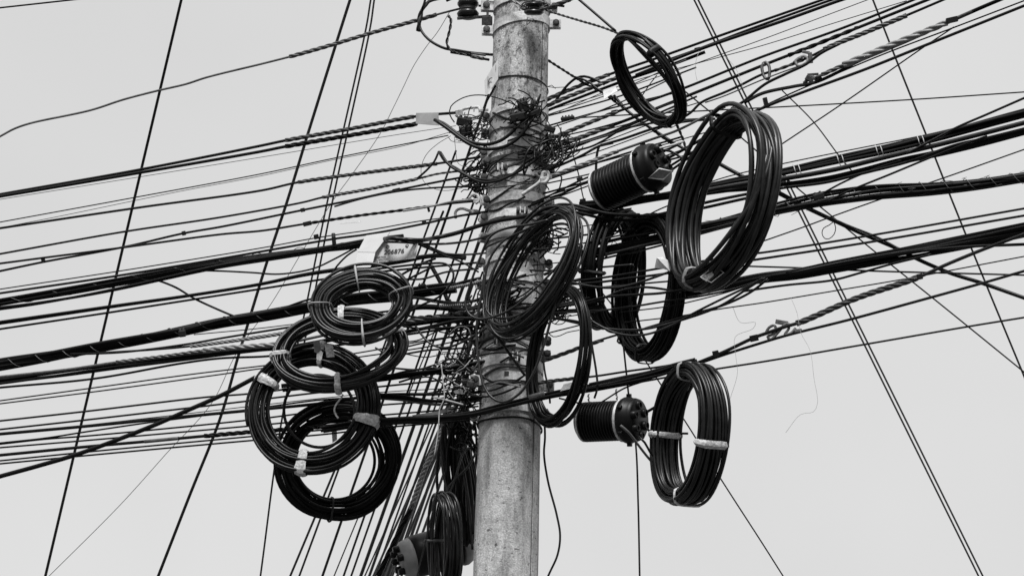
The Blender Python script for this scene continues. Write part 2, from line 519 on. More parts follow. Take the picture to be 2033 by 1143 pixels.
def band(label, v, h, tilt=0, m='steel', lugs=((-90, 0), (90, 0)), th=.009, name='pole_clamp', hole=False, group=None):
    z = zfront(v); zh = px(h) / math.cos(PITCH); tl = px(tilt)
    e = thing(name, label, 'pole clamp', onpole(0, z), group)
    ring_mesh(z, zh, th, tl).build('strap', m, e, False)
    for ph, ln in lugs:
        zc = z - tl * math.sin(math.radians(ph))
        ra = math.radians(ph); rad = np.array([math.sin(ra), -math.cos(ra), 0]); tan = np.array([math.cos(ra), math.sin(ra), 0])
        L_ = .045 + ln
        for s_ in (-1, 1):
            lb = MB(); lb.box(onpole(ph, zc, L_ / 2) + tan * .012 * s_, rad, tan, (0, 0, 1), L_, .006, zh * .92); lb.build('lug', m, e, False, .002)
        bb = MB(); c_ = onpole(ph, zc, L_ * .62)
        bb.lathe(c_ - tan * .028, tan, [(0, 0), (0, .018), (.012, .018), (.014, .008), (.042, .008), (.044, .018), (.053, .019), (.056, .014), (.056, 0)], 14)
        bb.build('bolt', 'rust', e)
    if hole:
        hb = MB(); hb.box(onpole(-8, z, th + .001), (1, 0, 0), (0, 1, 0), (0, 0, 1), px(9), .004, px(9)); hb.build('bolt_hole', 'ink', e, False)
    return e
band('thick clamp band with big round bolts just under the insulator', 32, 19, -9, lugs=((-88, .02), (86, .02)), th=.008)
band('clamp strap at the very top of the pole, above the insulator bracket', -10, 22, -2, lugs=((-88, .03), (92, .0)))
band('sloping clamp strap holding the open wire clevis', 208, 15, -6, lugs=((-85, .0), (30, .01)))
band('dull strap half hidden behind the upper black jumper loops', 246, 13, 3, 'base')
band('wide pale clamp strap below the drooping upper jumpers', 281, 20, -2)
band('thin dark strap between the two upper jumper loops', 312, 9, 4, 'rust', lugs=((-70, 0), (80, 0)))
band('clamp with two upright tabs beside the lower jumper loop', 338, 15, 0, 'steel', lugs=((-25, .02), (-80, 0)))
band('pale plate clamp under the lower jumper loop, beside the eye bolt', 388, 19, -3, lugs=((-62, .01), (70, .01)), th=.012)
band('clamp strap just above the loose loop coil, its bolt showing', 422, 15, 2, lugs=((-72, .0), (10, .0)))
band('clamp strap behind the thick cable that crosses the pole', 462, 18, 2, 'base', lugs=((-70, 0), (75, 0)))
band('clamp strap behind the top of the coiled spring grips', 505, 13, -3, 'steel', lugs=((-75, 0), (85, 0)))
band('pale strap level with the spring grips beside the pole', 548, 16, -2, lugs=((-78, 0), (75, 0)))
band('clamp strap seen through the loose loop coil', 612, 14, 4, 'steel', lugs=((30, .01), (-80, 0)))
band('rusty strap just under the lowest loose loop', 656, 11, -3, 'rust')
band('pale clamp band with a small upright bolt below the loose loops', 680, 16, 3, lugs=((-20, .0), (85, 0)))
band('broad clamp band with a dark bolt across its face', 712, 19, 2, lugs=((5, .0), (-80, .0)))
band('faceted clamp band with a square hole in its front', 743, 21, -1, lugs=((-72, .02), (92, .02)), hole=True, th=.012)
band('lowest pale clamp band where the messenger bundle crosses the pole', 806, 15, -3, lugs=((-88, .0), (75, 0)))
z_ = zfront(151)
tw = thing('tie_wire', 'thin black wire tied once round the bare upper pole', 'wire', onpole(0, z_))
ring_mesh(z_, px(2.6), px(2.4), px(5), wav=px(1.2)).build('loop', 'black', tw, False)
mb = MB(); q0 = onpole(70, z_ - px(5), .01)
mb.tube([q0, q0 + RT * px(14) - UP * px(2), q0 + RT * px(34) - UP * px(1)], px(.8), 5); mb.tube([q0, q0 + RT * px(8) + UP * px(3), q0 + RT * px(16) - UP * px(4)], px(.8), 5)
mb.build('tail', 'black', tw)
z_ = zfront(828)
tw = thing('tie_wire', 'slack black wire ring round the pole under the lowest clamp', 'wire', onpole(0, z_))
ring_mesh(z_, px(3), px(4), px(2), wav=px(2)).build('loop', 'black', tw, False)

# ---------------------------------------------------------------- insulator and its bracket
def stack(prof, k): return [(s * k, r * k) for s, r in prof]
ic = P(929, 36, .05); k = px(1)
ins = thing('insulator', 'stacked dark ceramic insulator standing on an arm beside the pole top', 'insulator', ic)
ax = UP * .96 + FW * .28
prof = [(0, 0), (0, 14), (3, 21), (9, 23), (15, 19), (17, 13), (22, 13), (25, 19), (29, 22), (33, 22), (36, 15), (38, 15), (40, 20), (44, 24), (49, 23), (52, 15), (54, 15), (56, 20), (60, 23), (65, 20), (68, 12), (78, 12), (80, 0)]
MB().lathe(ic, ax, stack(prof, k), 36).build('body', 'ceramic', ins)
mb = MB()
for j in range(3): mb.tube([ic + ax * k * (18.5 + 2.2 * j) + k * 15 * (math.cos(t) * RT + math.sin(t) * np.cross(ax, RT)) for t in np.arange(24) * 2 * math.pi / 24], k * 1.5, 5, True)
mb.build('binding_wire', 'grey', ins)
br = thing('insulator_bracket', 'flat steel arm from the top clamp holding the ceramic insulator', 'bracket', P(950, 33, .05))
mb = MB(); mb.box(P(941, 35, .05), RT * .99 + UP * .06, UP, FW, px(70), px(5), .05); mb.build('arm', 'rust', br, False, .002)
mb = MB(); mb.box(P(967, 42, .05), RT, UP, FW, px(22), px(18), .05); mb.build('foot', 'rust', br, False, .003)
mb = MB(); mb.box(P(968, 10, .06), RT * .99, UP, FW, px(5), px(52), .03); mb.build('upright', 'steel', br, False, .002)
mb = MB(); mb.lathe(P(950, 12, .06), RT, stack([(0, 0), (0, 2.4), (13, 2.4), (13, 6), (18, 6.5), (18, 4), (24, 3), (24, 0)], k), 12); mb.build('bolt', 'rust', br)
sp_ = thing('spool_rack', 'dark twisted tie wires knotted on a spool at the pole top', 'wire rack', P(1063, 18, .22))
MB().lathe(P(1060, 30, .24), UP, stack([(0, 0), (0, 15), (4, 20), (9, 20), (11, 11), (18, 11), (20, 18), (24, 18), (25, 0)], k), 24).build('spool', 'ceramic', sp_)
rg = np.random.RandomState(5); mb = MB()
for j in range(11):
    c0 = np.array([1062 + rg.randn() * 6, 13 + rg.randn() * 4])
    th = np.linspace(0, 5 + rg.rand() * 3, 26); rx, ry = rg.uniform(12, 28), rg.uniform(3, 8)
    mb.tube([P(c0[0] + rx * math.cos(t + j), c0[1] + ry * math.sin(t + j) - .15 * rx * math.cos(t + j), .24 + .03 * math.sin(t)) for t in th], k * 1.5, 5)
mb.build('tie_wire', 'strand', sp_)
mb = MB(); mb.tube([P(1046, 50, .2), P(1047, 36, .21), P(1060, 38, .24), P(1046, 50, .2)], k * 1.4, 5); mb.build('hook', 'steel', sp_)

# ---------------------------------------------------------------- clevises, hooks, eyes, hardware on the strands
def hook(label, pts, w, o, m='steel', name='hook', cat='hook', extra=()):
    q = spline([(a[0], a[1], a[2] if len(a) > 2 else o) for a in pts], 3)
    e = thing(name, label, cat, P(q[0][0], q[0][1], o))
    MB().tube([P_(x) for x in q], px(w) / 2, 8).build('rod', m, e)
    for ex in extra:                     # (u, v, length, angle, width)
        a = math.radians(ex[3]); d_ = math.cos(a) * RT + math.sin(a) * UP
        mb = MB(); mb.box(P(ex[0], ex[1], o), d_, np.cross(FW, d_), FW, px(ex[2]), px(ex[4]), px(ex[4]) * .8); mb.build('plate', m, e, False, .003)
    return e
hook('open steel clevis holding the two taped wires near the pole', [(905, 232), (912, 224), (920, 217), (948, 213), (951, 213), (953, 220), (952, 228), (944, 232), (928, 234), (914, 232), (908, 230)], 6.5, .03, 'steel', 'wire_clevis', 'clevis', ((912, 224, 15, 10, 13), (960, 219, 20, 4, 6), (941, 219, 7, 90, 3)))
hook('bent steel hook beside the pole, left of the pale plate clamp', [(905, 433), (904, 422), (909, 416), (918, 414), (930, 418), (946, 421)], 6, .05, 'steel', extra=((943, 420, 12, -8, 9),))
hook('curved guy hook over the end of the twin wires', [(931, 395), (936, 388), (946, 386), (951, 392), (949, 401), (944, 404)], 5.5, .1, 'steel', extra=((944, 399, 9, 80, 8),))
hook('steel eye bolt with its shank sloping across the pole', [(1036, 387), (1052, 376), (1072, 361), (1076, 352), (1079, 343), (1087, 342), (1089, 352), (1083, 362), (1074, 362)], 7.5, .22, 'steel', 'eye_bolt', 'eye bolt', ((1084, 354, 24, 12, 7),))
hook('small bright ring hanging beside the furry bundle', [(1147, 494), (1145, 488), (1149, 483), (1156, 484), (1159, 490), (1155, 496), (1149, 495), (1152, 503), (1151, 516), (1149, 528), (1144, 530)], 2.4, .24, 'steel', 'wire_ring', 'ring')
hook('hanging ring looped over the strand with the turnbuckle', [(1514, 128), (1520, 124), (1526, 130), (1528, 145), (1525, 157), (1519, 155), (1514, 143), (1513, 132), (1517, 126)], 6.5, .05, 'strand', 'strand_ring', 'ring')
hook('bow shackle linking the upper strand to its grip', [(1576, 125), (1583, 118), (1596, 112), (1604, 117), (1602, 124), (1592, 130), (1584, 131), (1580, 122), (1590, 114)], 6, .06, 'zinc', 'shackle', 'shackle', ((1609, 115, 22, -82, 8), (1600, 104, 15, -10, 6)))
hook('pale hairpin shackle on the lower messenger strand', [(1519, 664), (1527, 650), (1537, 646), (1541, 655), (1533, 664), (1524, 668), (1529, 674), (1548, 656), (1556, 646), (1565, 642), (1566, 652), (1558, 664), (1570, 661), (1580, 651)], 5.5, .05, 'zinc', 'shackle', 'shackle', ((1552, 640, 24, -10, 9), (1584, 656, 6, -80, 15), (1528, 673, 9, -40, 5)))
hook('dark strand clamp with an upturned plate on the grip over the large coil', [(1596, 166), (1604, 158), (1610, 152), (1622, 158), (1630, 152)], 7, .1, 'rust', 'strand_clamp', 'clamp', ((1614, 148, 22, 4, 5), (1607, 157, 10, 60, 16)))
hook('steel link on the lit grip rod beside the eye bolt', [(1062, 346), (1075, 352), (1095, 351), (1110, 345)], 5, .2, 'bright', 'link', 'link')

# ---------------------------------------------------------------- splice closures
def closure(label, c, o, dirv, R, Lb, Lh, seed, ports, cables=(), plate=None):
    """a ribbed dome closure: rear cap, ribs, clamp ring, head with cable ports. dirv: its axis (right, up, towards the camera)"""
    a = dirv[0] * RT + dirv[1] * UP - dirv[2] * FW; a = a / np.linalg.norm(a)
    o0 = P(c[0], c[1], o); k = px(1, *c)
    e = thing('splice_closure', label, 'splice closure', o0)
    prof = [(0, 0), (.5, R * .5), (3, R * .76), (8, R * .9), (12, R * .93)]
    s_ = 12; nrib = 13; p_ = (Lb - 14) / nrib
    for i in range(nrib):
        prof += [(s_ + .1 * p_, R * .85), (s_ + .4 * p_, R * .85), (s_ + .5 * p_, R * .98), (s_ + .6 * p_, R), (s_ + .8 * p_, R), (s_ + .92 * p_, R * .97), (s_ + p_, R * .85)]; s_ += p_
    prof += [(Lb, R * .92)]
    MB().lathe(o0, a, stack(prof, k), 48).build('ribbed_dome', 'rubber', e)
    b1 = MB().lathe(o0, a, stack([(9.5, R * .88), (9.5, R * .97), (10, R * .99), (13, R * .99), (13.5, R * .97), (13.5, R * .88)], k), 48); b1.build('rear_band', 'steel', e)
    H = R * 1.1
    MB().lathe(o0, a, stack([(Lb + 7, R * .9), (Lb + 7, H), (Lb + 12, H * 1.05), (Lb + 20, H * 1.05), (Lb + 22, H), (Lb + Lh - 8, H * .98), (Lb + Lh - 2, H * .93), (Lb + Lh, H * .86), (Lb + Lh, 0)], k), 48).build('head', 'rubber', e)
    cl = MB().lathe(o0, a, stack([(Lb, R * .9), (Lb, R * 1.04), (Lb + 1, R * 1.07), (Lb + 5, R * 1.07), (Lb + 6, R * 1.04), (Lb + 6, R * .9)], k), 48).build('clamp_ring', 'steel', e)
    u = np.cross(a, UP); u /= np.linalg.norm(u); v = np.cross(u, a)
    fc = o0 + a * k * (Lb + Lh)
    for (ang, rr, ln, pr) in ports:
        t = math.radians(ang); q = fc + k * rr * H * (math.cos(t) * u + math.sin(t) * v)
        MB().lathe(q - a * k * 2, a, stack([(0, pr * 1.15), (3, pr * 1.1), (ln, pr), (ln, pr * .68), (3, pr * .6), (3, 0)], k), 20).build('cable_port', 'rubber', e)
    # latch on the ring, and lugs round the head
    t = math.radians(200); q = o0 + a * k * (Lb + 4) + k * H * 1.05 * (math.cos(t) * u + math.sin(t) * v)
    for j, ang in enumerate((35, 95, 150, 215, 275, 330)):
        t = math.radians(ang); d_ = math.cos(t) * u + math.sin(t) * v
        mb = MB(); mb.box(o0 + a * k * (Lb + 17) + d_ * k * H * 1.08, d_, np.cross(a, d_), a, k * 9, k * 8, k * 9); mb.build('lug', 'rubber', e, False, .003)
    return e, fc, a, u, v, k, H
A_ = closure('ribbed black closure under the upper wires, a steel plate on its face', (1184, 383), .12, (.80, .36, .50), 42, 112, 42, 1,
             ((35, .62, 9, 9), (100, .66, 12, 9), (165, .62, 9, 9), (225, .40, 14, 10), (300, .66, 8, 8), (350, .3, 5, 8)))
e, fc, a, u, v, k, H = A_
q = [P(1288, 353, .42), P(1309, 335, .44), P(1334, 340, .42), P(1317, 357, .40)]
fr_ = MB().tube(q, k * 1.8, 6, True); fr_.build('steel_plate_frame', 'steel', e)
MB().slab([x - a * k * 2 for x in q], k * 2).build('steel_plate', 'zinc', e, False)
mb = MB()
mb.tube(spline([tuple(x) for x in (o_ for o_ in (fc - a * k * 30 + v * k * H * .95 - u * 0, fc + v * k * H * .75 - RT * k * 14, fc + v * k * H * .7 + RT * k * 10, fc + v * k * H * 1.0 + RT * k * 60))], .05), k * 2.2, 6)
mb.build('steel_arm', 'steel', e)
B_ = closure('ribbed black closure hanging from the messenger beside the large lower coil', (1150, 838), .12, (.87, .06, .49), 39.5, 94, 40, 2,
             ((150, .55, 7, 8), (85, .66, 7, 8), (215, .5, 9, 8.5), (260, .72, 5, 7), (20, .72, 12, 7), (330, .72, 12, 7)))
e, fc, a, u, v, k, H = B_
for u0, v0, u1, v1 in ((1168, 782, 1170, 806), (1223, 772, 1226, 798)):
    mb = MB(); pp = np.array([P(u0 + (u1 - u0) * t, v0 + (v1 - v0) * t, .13) for t in np.linspace(0, 1, 12)])
    mb.tube(helix(pp, px(1.8), 1 / px(8), 0), px(1.3), 5); mb.tube(pp, px(1.2), 5); mb.build('hanger', 'bright', e)
t = math.radians(170); q0 = fc - a * k * 34 + k * H * 1.0 * (-u * .75 + v * .3)
MB().tube([q0, q0 + k * (UP * 16 + RT * 4), q0 + k * (UP * 15 + RT * 9), q0 + k * (-UP * 18 + RT * 3), q0 + k * (-UP * 6)], k * 1.8, 6).build('latch', 'steel', e)

# closure at the foot of the picture, seen from behind with its pale foot
c0 = P(816, 1106, -.45); k = px(1)
e = thing('splice_closure', 'dark closure with a pale knobbed base behind the lowest hanging coil', 'splice closure', c0)
a = (.93 * RT + .22 * UP + .3 * FW)
MB().lathe(c0, a, stack([(2, 0), (2, 38), (6, 42), (20, 43), (60, 43), (100, 42), (104, 0)], k), 40).build('housing', 'rubber', e)
MB().lathe(c0, a, stack([(-22, 0), (-22, 30), (-16, 36), (-4, 39), (2, 40), (2, 0)], k), 40).build('base_plate', 'base', e)
MB().lathe(c0, a, stack([(104, 0), (104, 43), (112, 43), (124, 37), (130, 26), (132, 0)], k), 40).build('end_cap', 'base', e)
un = np.cross(a, UP); un /= np.linalg.norm(un); vn = np.cross(un, a)
for ang in (150, 190, 235, 300, 20, 80):
    t = math.radians(ang); q = c0 - a * k * 22 + k * 24 * (math.cos(t) * un + math.sin(t) * vn)
    MB().lathe(q, -a, stack([(0, 7), (7, 7), (12, 6), (12, 0)], k), 14).build('knob', 'rubber', e)

# ---------------------------------------------------------------- tags and plates
def plate(label, pts, o, th=1.0, m='white', name='cable_tag', cat='tag', th_o=None):
    q = [P(p_[0], p_[1], p_[2] if len(p_) > 2 else o) for p_ in pts]
    e = thing(name, label, cat, q[0])
    MB().slab(q, px(th)).build('sheet', m, e, False)
    return e
nt_ = thing('number_tag', 'folded white plastic tag printed 206876 over the topmost ring coil', 'tag', P(745, 500, .5))
MB().slab([P(745, 501.5, .53), P(710, 500.5, .53), P(727, 468, .48), P(774.5, 461, .48), P(768, 472, .49)], -px(1)).build('front_flap', 'white', nt_, False)
MB().slab([P(745, 502, .531), P(739.5, 524, .565), P(735, 530, .575), P(704, 531, .575), P(710, 501, .531)], px(1)).build('lower_flap', 'white', nt_, False)
def onplane(u, v, a_, b_, c_):
    n_ = np.cross(b_ - a_, c_ - a_); r_ = at(u, v, 1.0) - CAM
    return CAM + r_ * ((a_ - CAM).dot(n_) / r_.dot(n_))
_b = (P(768, 472, .47), P(830, 484, .47), P(740, 524, .50))
bk = [onplane(745, 502, *_b), _b[0], _b[1], onplane(825, 513, *_b), _b[2]]
bo = MB().slab(bk, -px(1)); bp_ = bo.build('back_plate', 'white', nt_, False)
def text(s, u, v, o, h, ang, m, parent, name='lettering', shear=.25, bold=.0, xs=1.0):
    c_ = bpy.data.curves.new('t', 'FONT'); c_.body = s; c_.size = 1; c_.shear = shear; c_.offset = bold; c_.extrude = .004
    t_ = bpy.data.objects.new('t', c_); COL.objects.link(t_)
    dg = bpy.context.evaluated_depsgraph_get()
    me = bpy.data.meshes.new_from_object(t_.evaluated_get(dg))
    bpy.data.objects.remove(t_)
    a_ = math.radians(ang); k_ = h / .70     # h: cap height in photo pixels, laid on the plane of the back plate
    for vt in me.vertices:
        x, y, z = vt.co[0] * xs, vt.co[1], vt.co[2]
        q = onplane(u + k_ * (x * math.cos(a_) - y * math.sin(a_)), v - k_ * (x * math.sin(a_) + y * math.cos(a_)), *_b)
        vt.co = Vector(q - FW * (.007 + .1 * z))
    me.materials.clear(); me.materials.append(M[m])
    o_ = bpy.data.objects.new(name, me); COL.objects.link(o_); o_.parent = parent
    o_.matrix_parent_inverse = Matrix.Translation(-parent.location)
    return o_
text('206876', 761.5, 504.8, .5, 8.4, 4.5, 'ink', nt_, bold=.008, xs=1.13)
text('FABERTION', 743.5, 512.8, .5, 3.0, 6, 'ink', nt_, xs=1.0, bold=.02)
text('TELLNOLOGY:', 742.5, 517.6, .5, 3.0, 6, 'ink', nt_, xs=1.0, bold=.02)
text('Cable Fabinet: 1 fiber', 741.2, 522.2, .5, 2.9, 6, 'ink', nt_, xs=1.05, bold=.01)
for (u_, v_) in ((770, 490.5), (808.5, 488.5)):
    mb = MB(); cc = onplane(u_, v_, *_b) - FW * px(2.5); mb.lathe(cc + FW * px(2), -FW, stack([(0, 3.8), (1.6, 3.8), (1.8, 2.2), (0, 2.2)], px(1)), 14); mb.build('eyelet', 'ink', nt_)
    mb = MB(); mb.lathe(cc, -FW, stack([(0, 0), (0, 2.1), (2, 2.0), (2.2, 0)], px(1)), 12); mb.build('rivet', 'white', nt_)

sg = plate('white sign strapped on edge to the bare pole above the clevis', [(988.5, 118, .17), (989, 157, .17), (977, 174, .19), (963.5, 193, .2), (962, 160, .2), (975, 138, .19)], .18, .7, 'white', 'pole_sign', 'sign')
mb = MB(); mb.tube([P_(x) for x in spline([(971, 168, .205), (970.5, 161, .205), (973, 156, .203), (977, 155, .203)], 2)], px(.9), 5)
mb.build('printed_mark', 'ink', sg)
mb = MB(); mb.tube([P(968.3, 170, .205), P(968.8, 152, .205)], px(.45), 4); mb.build('printed_line', 'ink', sg)
mb = MB(); mb.tube([P(984, 140, .183), P(984.4, 129, .183)], px(.4), 4); mb.build('printed_line', 'ink', sg)
plate('blank grey plate taped over the two spiral wrapped wires', [(826, 224.5), (870, 223.5), (871, 249), (825.5, 245.5)], .16, 1.4, 'base', 'wire_plate', 'plate')
plate('thin pale strip tag hanging under the twisted wire above the number tag', [(672, 442), (714, 436), (716, 438), (716, 441), (675, 444)], .12, 1, 'bag')
plate('white tag folded over the messenger strand between the two tall coils', [(1119, 762, .2), (1142, 757, .2), (1145, 768, .22), (1128, 772, .25), (1112, 776, .25)], .2, 1)
plate('clear tag caught in the wires beside the top hanging coil', [(1197, 182, .1), (1222, 172, .1), (1226, 181, .1), (1210, 190, .12), (1200, 197, .12)], .1, 1, 'bag')
bagm = plate('crumpled clear plastic wrapping tied beside the foot of the large coil', [(1302, 532, .3), (1306, 513, .33), (1318, 511, .28), (1326, 516, .34), (1333, 531, .3), (1330, 538, .34), (1318, 534, .3)], .3, 3, 'bag', 'plastic_wrapping', 'wrapping')
tg_ = plate('grey label sleeve in a wire frame at the foot of the large coil', [(1391, 551, .62), (1417, 529, .62), (1426, 535, .63), (1402, 558, .63)], .62, 3, 'tape', 'label_sleeve', 'tag')
MB().tube([P(1391, 550, .64), P(1418, 528, .64), P(1437, 541, .64), P(1412, 561, .64)], px(1.1), 5, True).build('frame', 'steel', tg_)
plate('square white tag taped on the upper side of the third ring coil', [(644, 682.5), (660, 683), (664, 708), (648.5, 709)], .60, 1.2, 'tape')
plate('blank grey sleeve tag beside the square white tag', [(622, 676), (634, 676), (637, 694), (630, 701), (624, 698)], .60, 1.2, 'grey')
plate('small pale label hanging inside the lowest ring coil', [(658, 850), (668, 846), (669, 872), (660, 878)], -.05, 1, 'bag')
plate('frayed pale strip lying along the lower wires near the pole', [(818, 824, .12), (870, 816, .12), (900, 806, .12), (902, 815, .12), (872, 822, .12), (824, 829, .12)], .12, 1.2, 'grey', 'tape_strip', 'tape')
plate('ragged pale strip of tape on the wires beside the lowest clamp', [(900, 776, .14), (915, 771, .14), (929, 776, .14), (922, 782, .14), (904, 781, .14)], .14, 1.5, 'pale', 'tape_strip', 'tape')

# small black wire splitters and connectors hung among the wires
def blob(label, c, o, w, h, ang, m='box', name='wire_connector', teeth=3):
    a_ = math.radians(ang); X = math.cos(a_) * RT + math.sin(a_) * UP; Y = np.cross(X, FW); k_ = px(1)
    e = thing(name, label, 'connector', P(c[0], c[1], o))
    mb = MB(); mb.box(P(c[0], c[1], o), X, Y, FW, k_ * w, k_ * h, k_ * h * .8); mb.build('shell', m, e, False, .006)
    for j in range(teeth):
        mb = MB(); mb.lathe(P(c[0], c[1], o) + X * k_ * w * ((j + .5) / teeth - .5) * .9, Y, stack([(h * .3, h * .22), (h * .75, h * .2), (h * .8, h * .1), (h * .8, 0)], k_), 10); mb.build('terminal', m, e)
    return e
blob('black wire splitter box hanging under the open clevis', (922, 243), .1, 32, 17, -12)
blob('second black splitter box, tucked below the clevis splitter', (925, 262), .12, 26, 18, 18)
blob('toothed black connector floating on the thin wire by the upper pole', (1127, 235), .15, 28, 8, 8, teeth=4)
blob('upright black connector below the toothed one', (1094, 257), .2, 12, 17, 70)
blob('black clamp lump in the knot of wires at the sloping strap', (1040, 212), .24, 20, 22, 20)
blob('black wire lump just below the knot at the sloping strap', (1030, 232), .26, 34, 16, 12)
blob('black connector at the end of the thick grip, over the pole edge', (1062, 226), .24, 26, 14, 25)
blob('black connector with short teeth on the wires beside the topmost ring coil', (838, 567), .25, 16, 7, 3, teeth=3)
blob('dark closure lump on the lashed bundle above the second ring coil', (362, 662), .15, 14, 14, 8, teeth=2)
blob('black spacer clip on the wires above the lashed upper bundle', (663, 478), .1, 8, 20, 5, teeth=1)
blob('black spacer clip on the furry bundle beyond the large coil', (1625, 390), .12, 22, 12, 17, teeth=2)
blob('black knot of connectors over the top loop of the loose coil', (1088, 402), .25, 14, 10, 20, 'grey')
blob('black wire connector in the tangle beside the square hole clamp', (930, 757), .2, 26, 10, 10)
blob('rusted ball end of a stay among the tangle', (934, 762), .22, 14, 13, -10, 'rust', teeth=1)
for i, (u_, v_) in enumerate(((905, 570), (918, 575))):
    pass
for lb, pts, w in (('coiled bright spring grip ending beside the pole', [(888, 573), (920, 567), (968, 556)], 8),
                   ('second coiled spring grip, on the black cable under the first', [(873, 608), (905, 606), (932, 605)], 8)):
    q = np.array([P_(x) for x in spline([(a_, b_, .16) for a_, b_ in pts], 4)])
    e = thing('spring_grip', lb, 'cable grip', q[0])
    MB().tube(helix(resample(q, px(.8)), px(w * .36), 1 / px(4.2), 0), px(1.6), 5).build('spiral', 'bright', e)
    MB().tube(q, px(w * .3), 8).build('core', 'grey', e)

# ---------------------------------------------------------------- far wires that pass behind everything
FAR = 'steep wires far behind the pole'
W('steep black wire farthest from the pole, cutting the wavy insulator wire', 6.2, 0, [(360, 0), (90, 1143)], m='black', d=(21, 30), group=FAR)
W('thick steep black wire passing behind the spiral wrapped wires', 6.4, -3.5, [(695, 0), (668, 85), (610, 270), (570, 400), (530, 520), (475, 700), (437, 830), (376, 984), (314, 1143)], group=FAR)
W('steep twin wire, the one nearer the far steep cable', 4.0, -2.6, [(736, 0), (727, 55), (650, 400), (608, 606), (560, 830), (517, 1143)], group=FAR)
W('steep twin wire, the one nearer the pole', 4.0, -2.6, [(743, 0), (735, 55), (660, 400), (621, 600), (600, 700)], group=FAR)
W('hair thin slack wire wandering down from the insulator', 1.4, -1.0, [(895, 20), (868, 65), (850, 88), (822, 130), (800, 175), (780, 216), (755, 265), (700, 345), (660, 400), (596, 506), (540, 600), (470, 700), (420, 800), (330, 900), (240, 1000), (100, 1140), (60, 1180)], m='grey')
W('double grey wire crossing the far corner of sky, first of the pair', 4.0, 0, [(1378, 0), (1943, 1143)], d=(17, 23), m='grey', group='twin grey drop wires')
W('double grey wire crossing the far corner of sky, second of the pair', 4.0, 0, [(1386, 0), (1951.5, 1143)], d=(17, 23), m='grey', group='twin grey drop wires')
W('lone dark wire steeply crossing the thick lashed bundles far from the pole', 4.2, -3.0, [(1733, 0), (1775, 108), (1838, 266), (1891, 400), (1954, 555), (2033, 746)])
W('long thin wire running from the top coil down across the lower bundles', 3.2, -.5, [(1340, 165), (1364, 185), (1483, 283), (1579, 370), (1650, 428), (1735, 498), (1870, 606), (2033, 738)])
W('thin wire dropping from the clamp over the large coil to the top bundle', 2.8, -.3, [(1553, 180), (1614, 241), (1667, 311), (1690, 338)])
W('short rising diagonal wire between the large coil and the spiral grip', 3.0, -.35, [(1545, 291), (1677, 203), (1828, 98), (1894, 54)])
W('thin near level wire over the large coil, reaching the pole connector', 3.0, -.45, [(1136, 235), (1200, 231), (1440, 218), (1560, 212), (1810, 198), (2033, 183)])
W('thin wire slanting down below the furry bundle past the twin tall coils', 3.0, -.6, [(1140, 500), (1165, 540), (1190, 574), (1220, 612), (1283, 718), (1370, 851), (1426, 942), (1515, 1080), (1555, 1143)])
W('thin straight wire dropping under the lower ribbed closure', 4.0, -.1, [(1236, 670), (1243, 735), (1250, 800), (1262, 880), (1267, 1000), (1270, 1143)])
W('loose wire hanging free beside the bare lower pole', 4.6, .05, [(1074, 800), (1080, 830), (1082, 868), (1080, 900), (1088, 955), (1105, 1020), (1112, 1062), (1107, 1100), (1088, 1143)])

DG = 'wires fanning steeply down behind the ring coils from the pole'
rd = random.Random(3)
for i, (a_, b_, w_) in enumerate([((970, 189), (640, 1143), 5.0), ((1000, 230), (682, 1143), 4.2), ((958, 400), (697, 1143), 4.0), ((965, 440), (716, 1143), 6.5), ((940, 560), (733, 1143), 5.4),
                                  ((958, 540), (745, 1143), 3.6), ((952, 600), (757, 1143), 4.6), ((950, 640), (769, 1143), 8.5), ((956, 660), (789, 1143), 6.0), ((905, 300), (594, 1143), 4.0), ((880, 420), (576, 1143), 4.4),
                                  ((962, 610), (724, 1143), 3.0), ((930, 700), (779, 1143), 4.2), ((870, 640), (663, 1143), 2.6), ((960, 720), (808, 1143), 5.0), ((956, 690), (752, 1143), 5.6), ((950, 705), (763, 1143), 6.4), ((944, 690), (741, 1143), 4.4), ((952, 730), (775, 1143), 5.4), ((938, 740), (797, 1143), 4.6)]):
    W('steep black wire in the fan running down behind the ring coils to the street', w_ * 1.12, 0, [a_, b_], d=(16.4 + .05 * i, 22.5 + .25 * i), group=DG, name='wire')
gw = W('steep stay wire with a thick twisted grip, in front of the fan beside the pole', 5, -.5, [(905, 800), (880, 860), (850, 915), (815, 1010), (760, 1143)], name='stay_wire', cat='wire', m='strand')
grip_mesh(gw, np.array([P_(x) for x in spline([(880, 850, -.48), (858, 900, -.48), (844, 930, -.48), (818, 1003, -.48)], 4)]), 13, 'bright', 3, pitch=2.6)
grip_mesh(gw, np.array([P_(x) for x in spline([(815, 1010, -.48), (790, 1060, -.48), (750, 1143, -.48)], 8)]), 11, 'black', 4, name='cable_sheath', pitch=9)

# ---------------------------------------------------------------- wires of the ring-coil side, from the top down
W('lone wire cutting the top corner of sky above the wavy wire', 3.6, -.3, [(0, 16), (145, 0)])
W('wavy insulator wire with a long twisted grip under the ceramic insulator', 4.6, .05, [(0, 271), (28, 256), (60, 245), (180, 219), (245, 198), (310, 181), (370, 167), (410, 154), (520, 127), (575, 113), (650, 92), (740, 65), (830, 40), (880, 26), (920, 16)], grips=((575, 868, 9.5, 'strand', 3),), m='grey')
W('upper wire of the spiral wrapped pair ending in the blank plate', 6.0, .02, [(0, 386), (280, 336.5), (520, 289), (567, 279), (700, 255), (828, 231), (905, 224)], grips=((566, 826, 9.5, 'rust', 3),), m='black')
W('lower wire of the spiral wrapped pair ending in the blank plate', 6.5, .06, [(0, 390), (280, 342.5), (520, 300.5), (567, 291), (700, 268), (828, 246)], grips=((566, 828, 10.5, 'black', 3),), m='black')
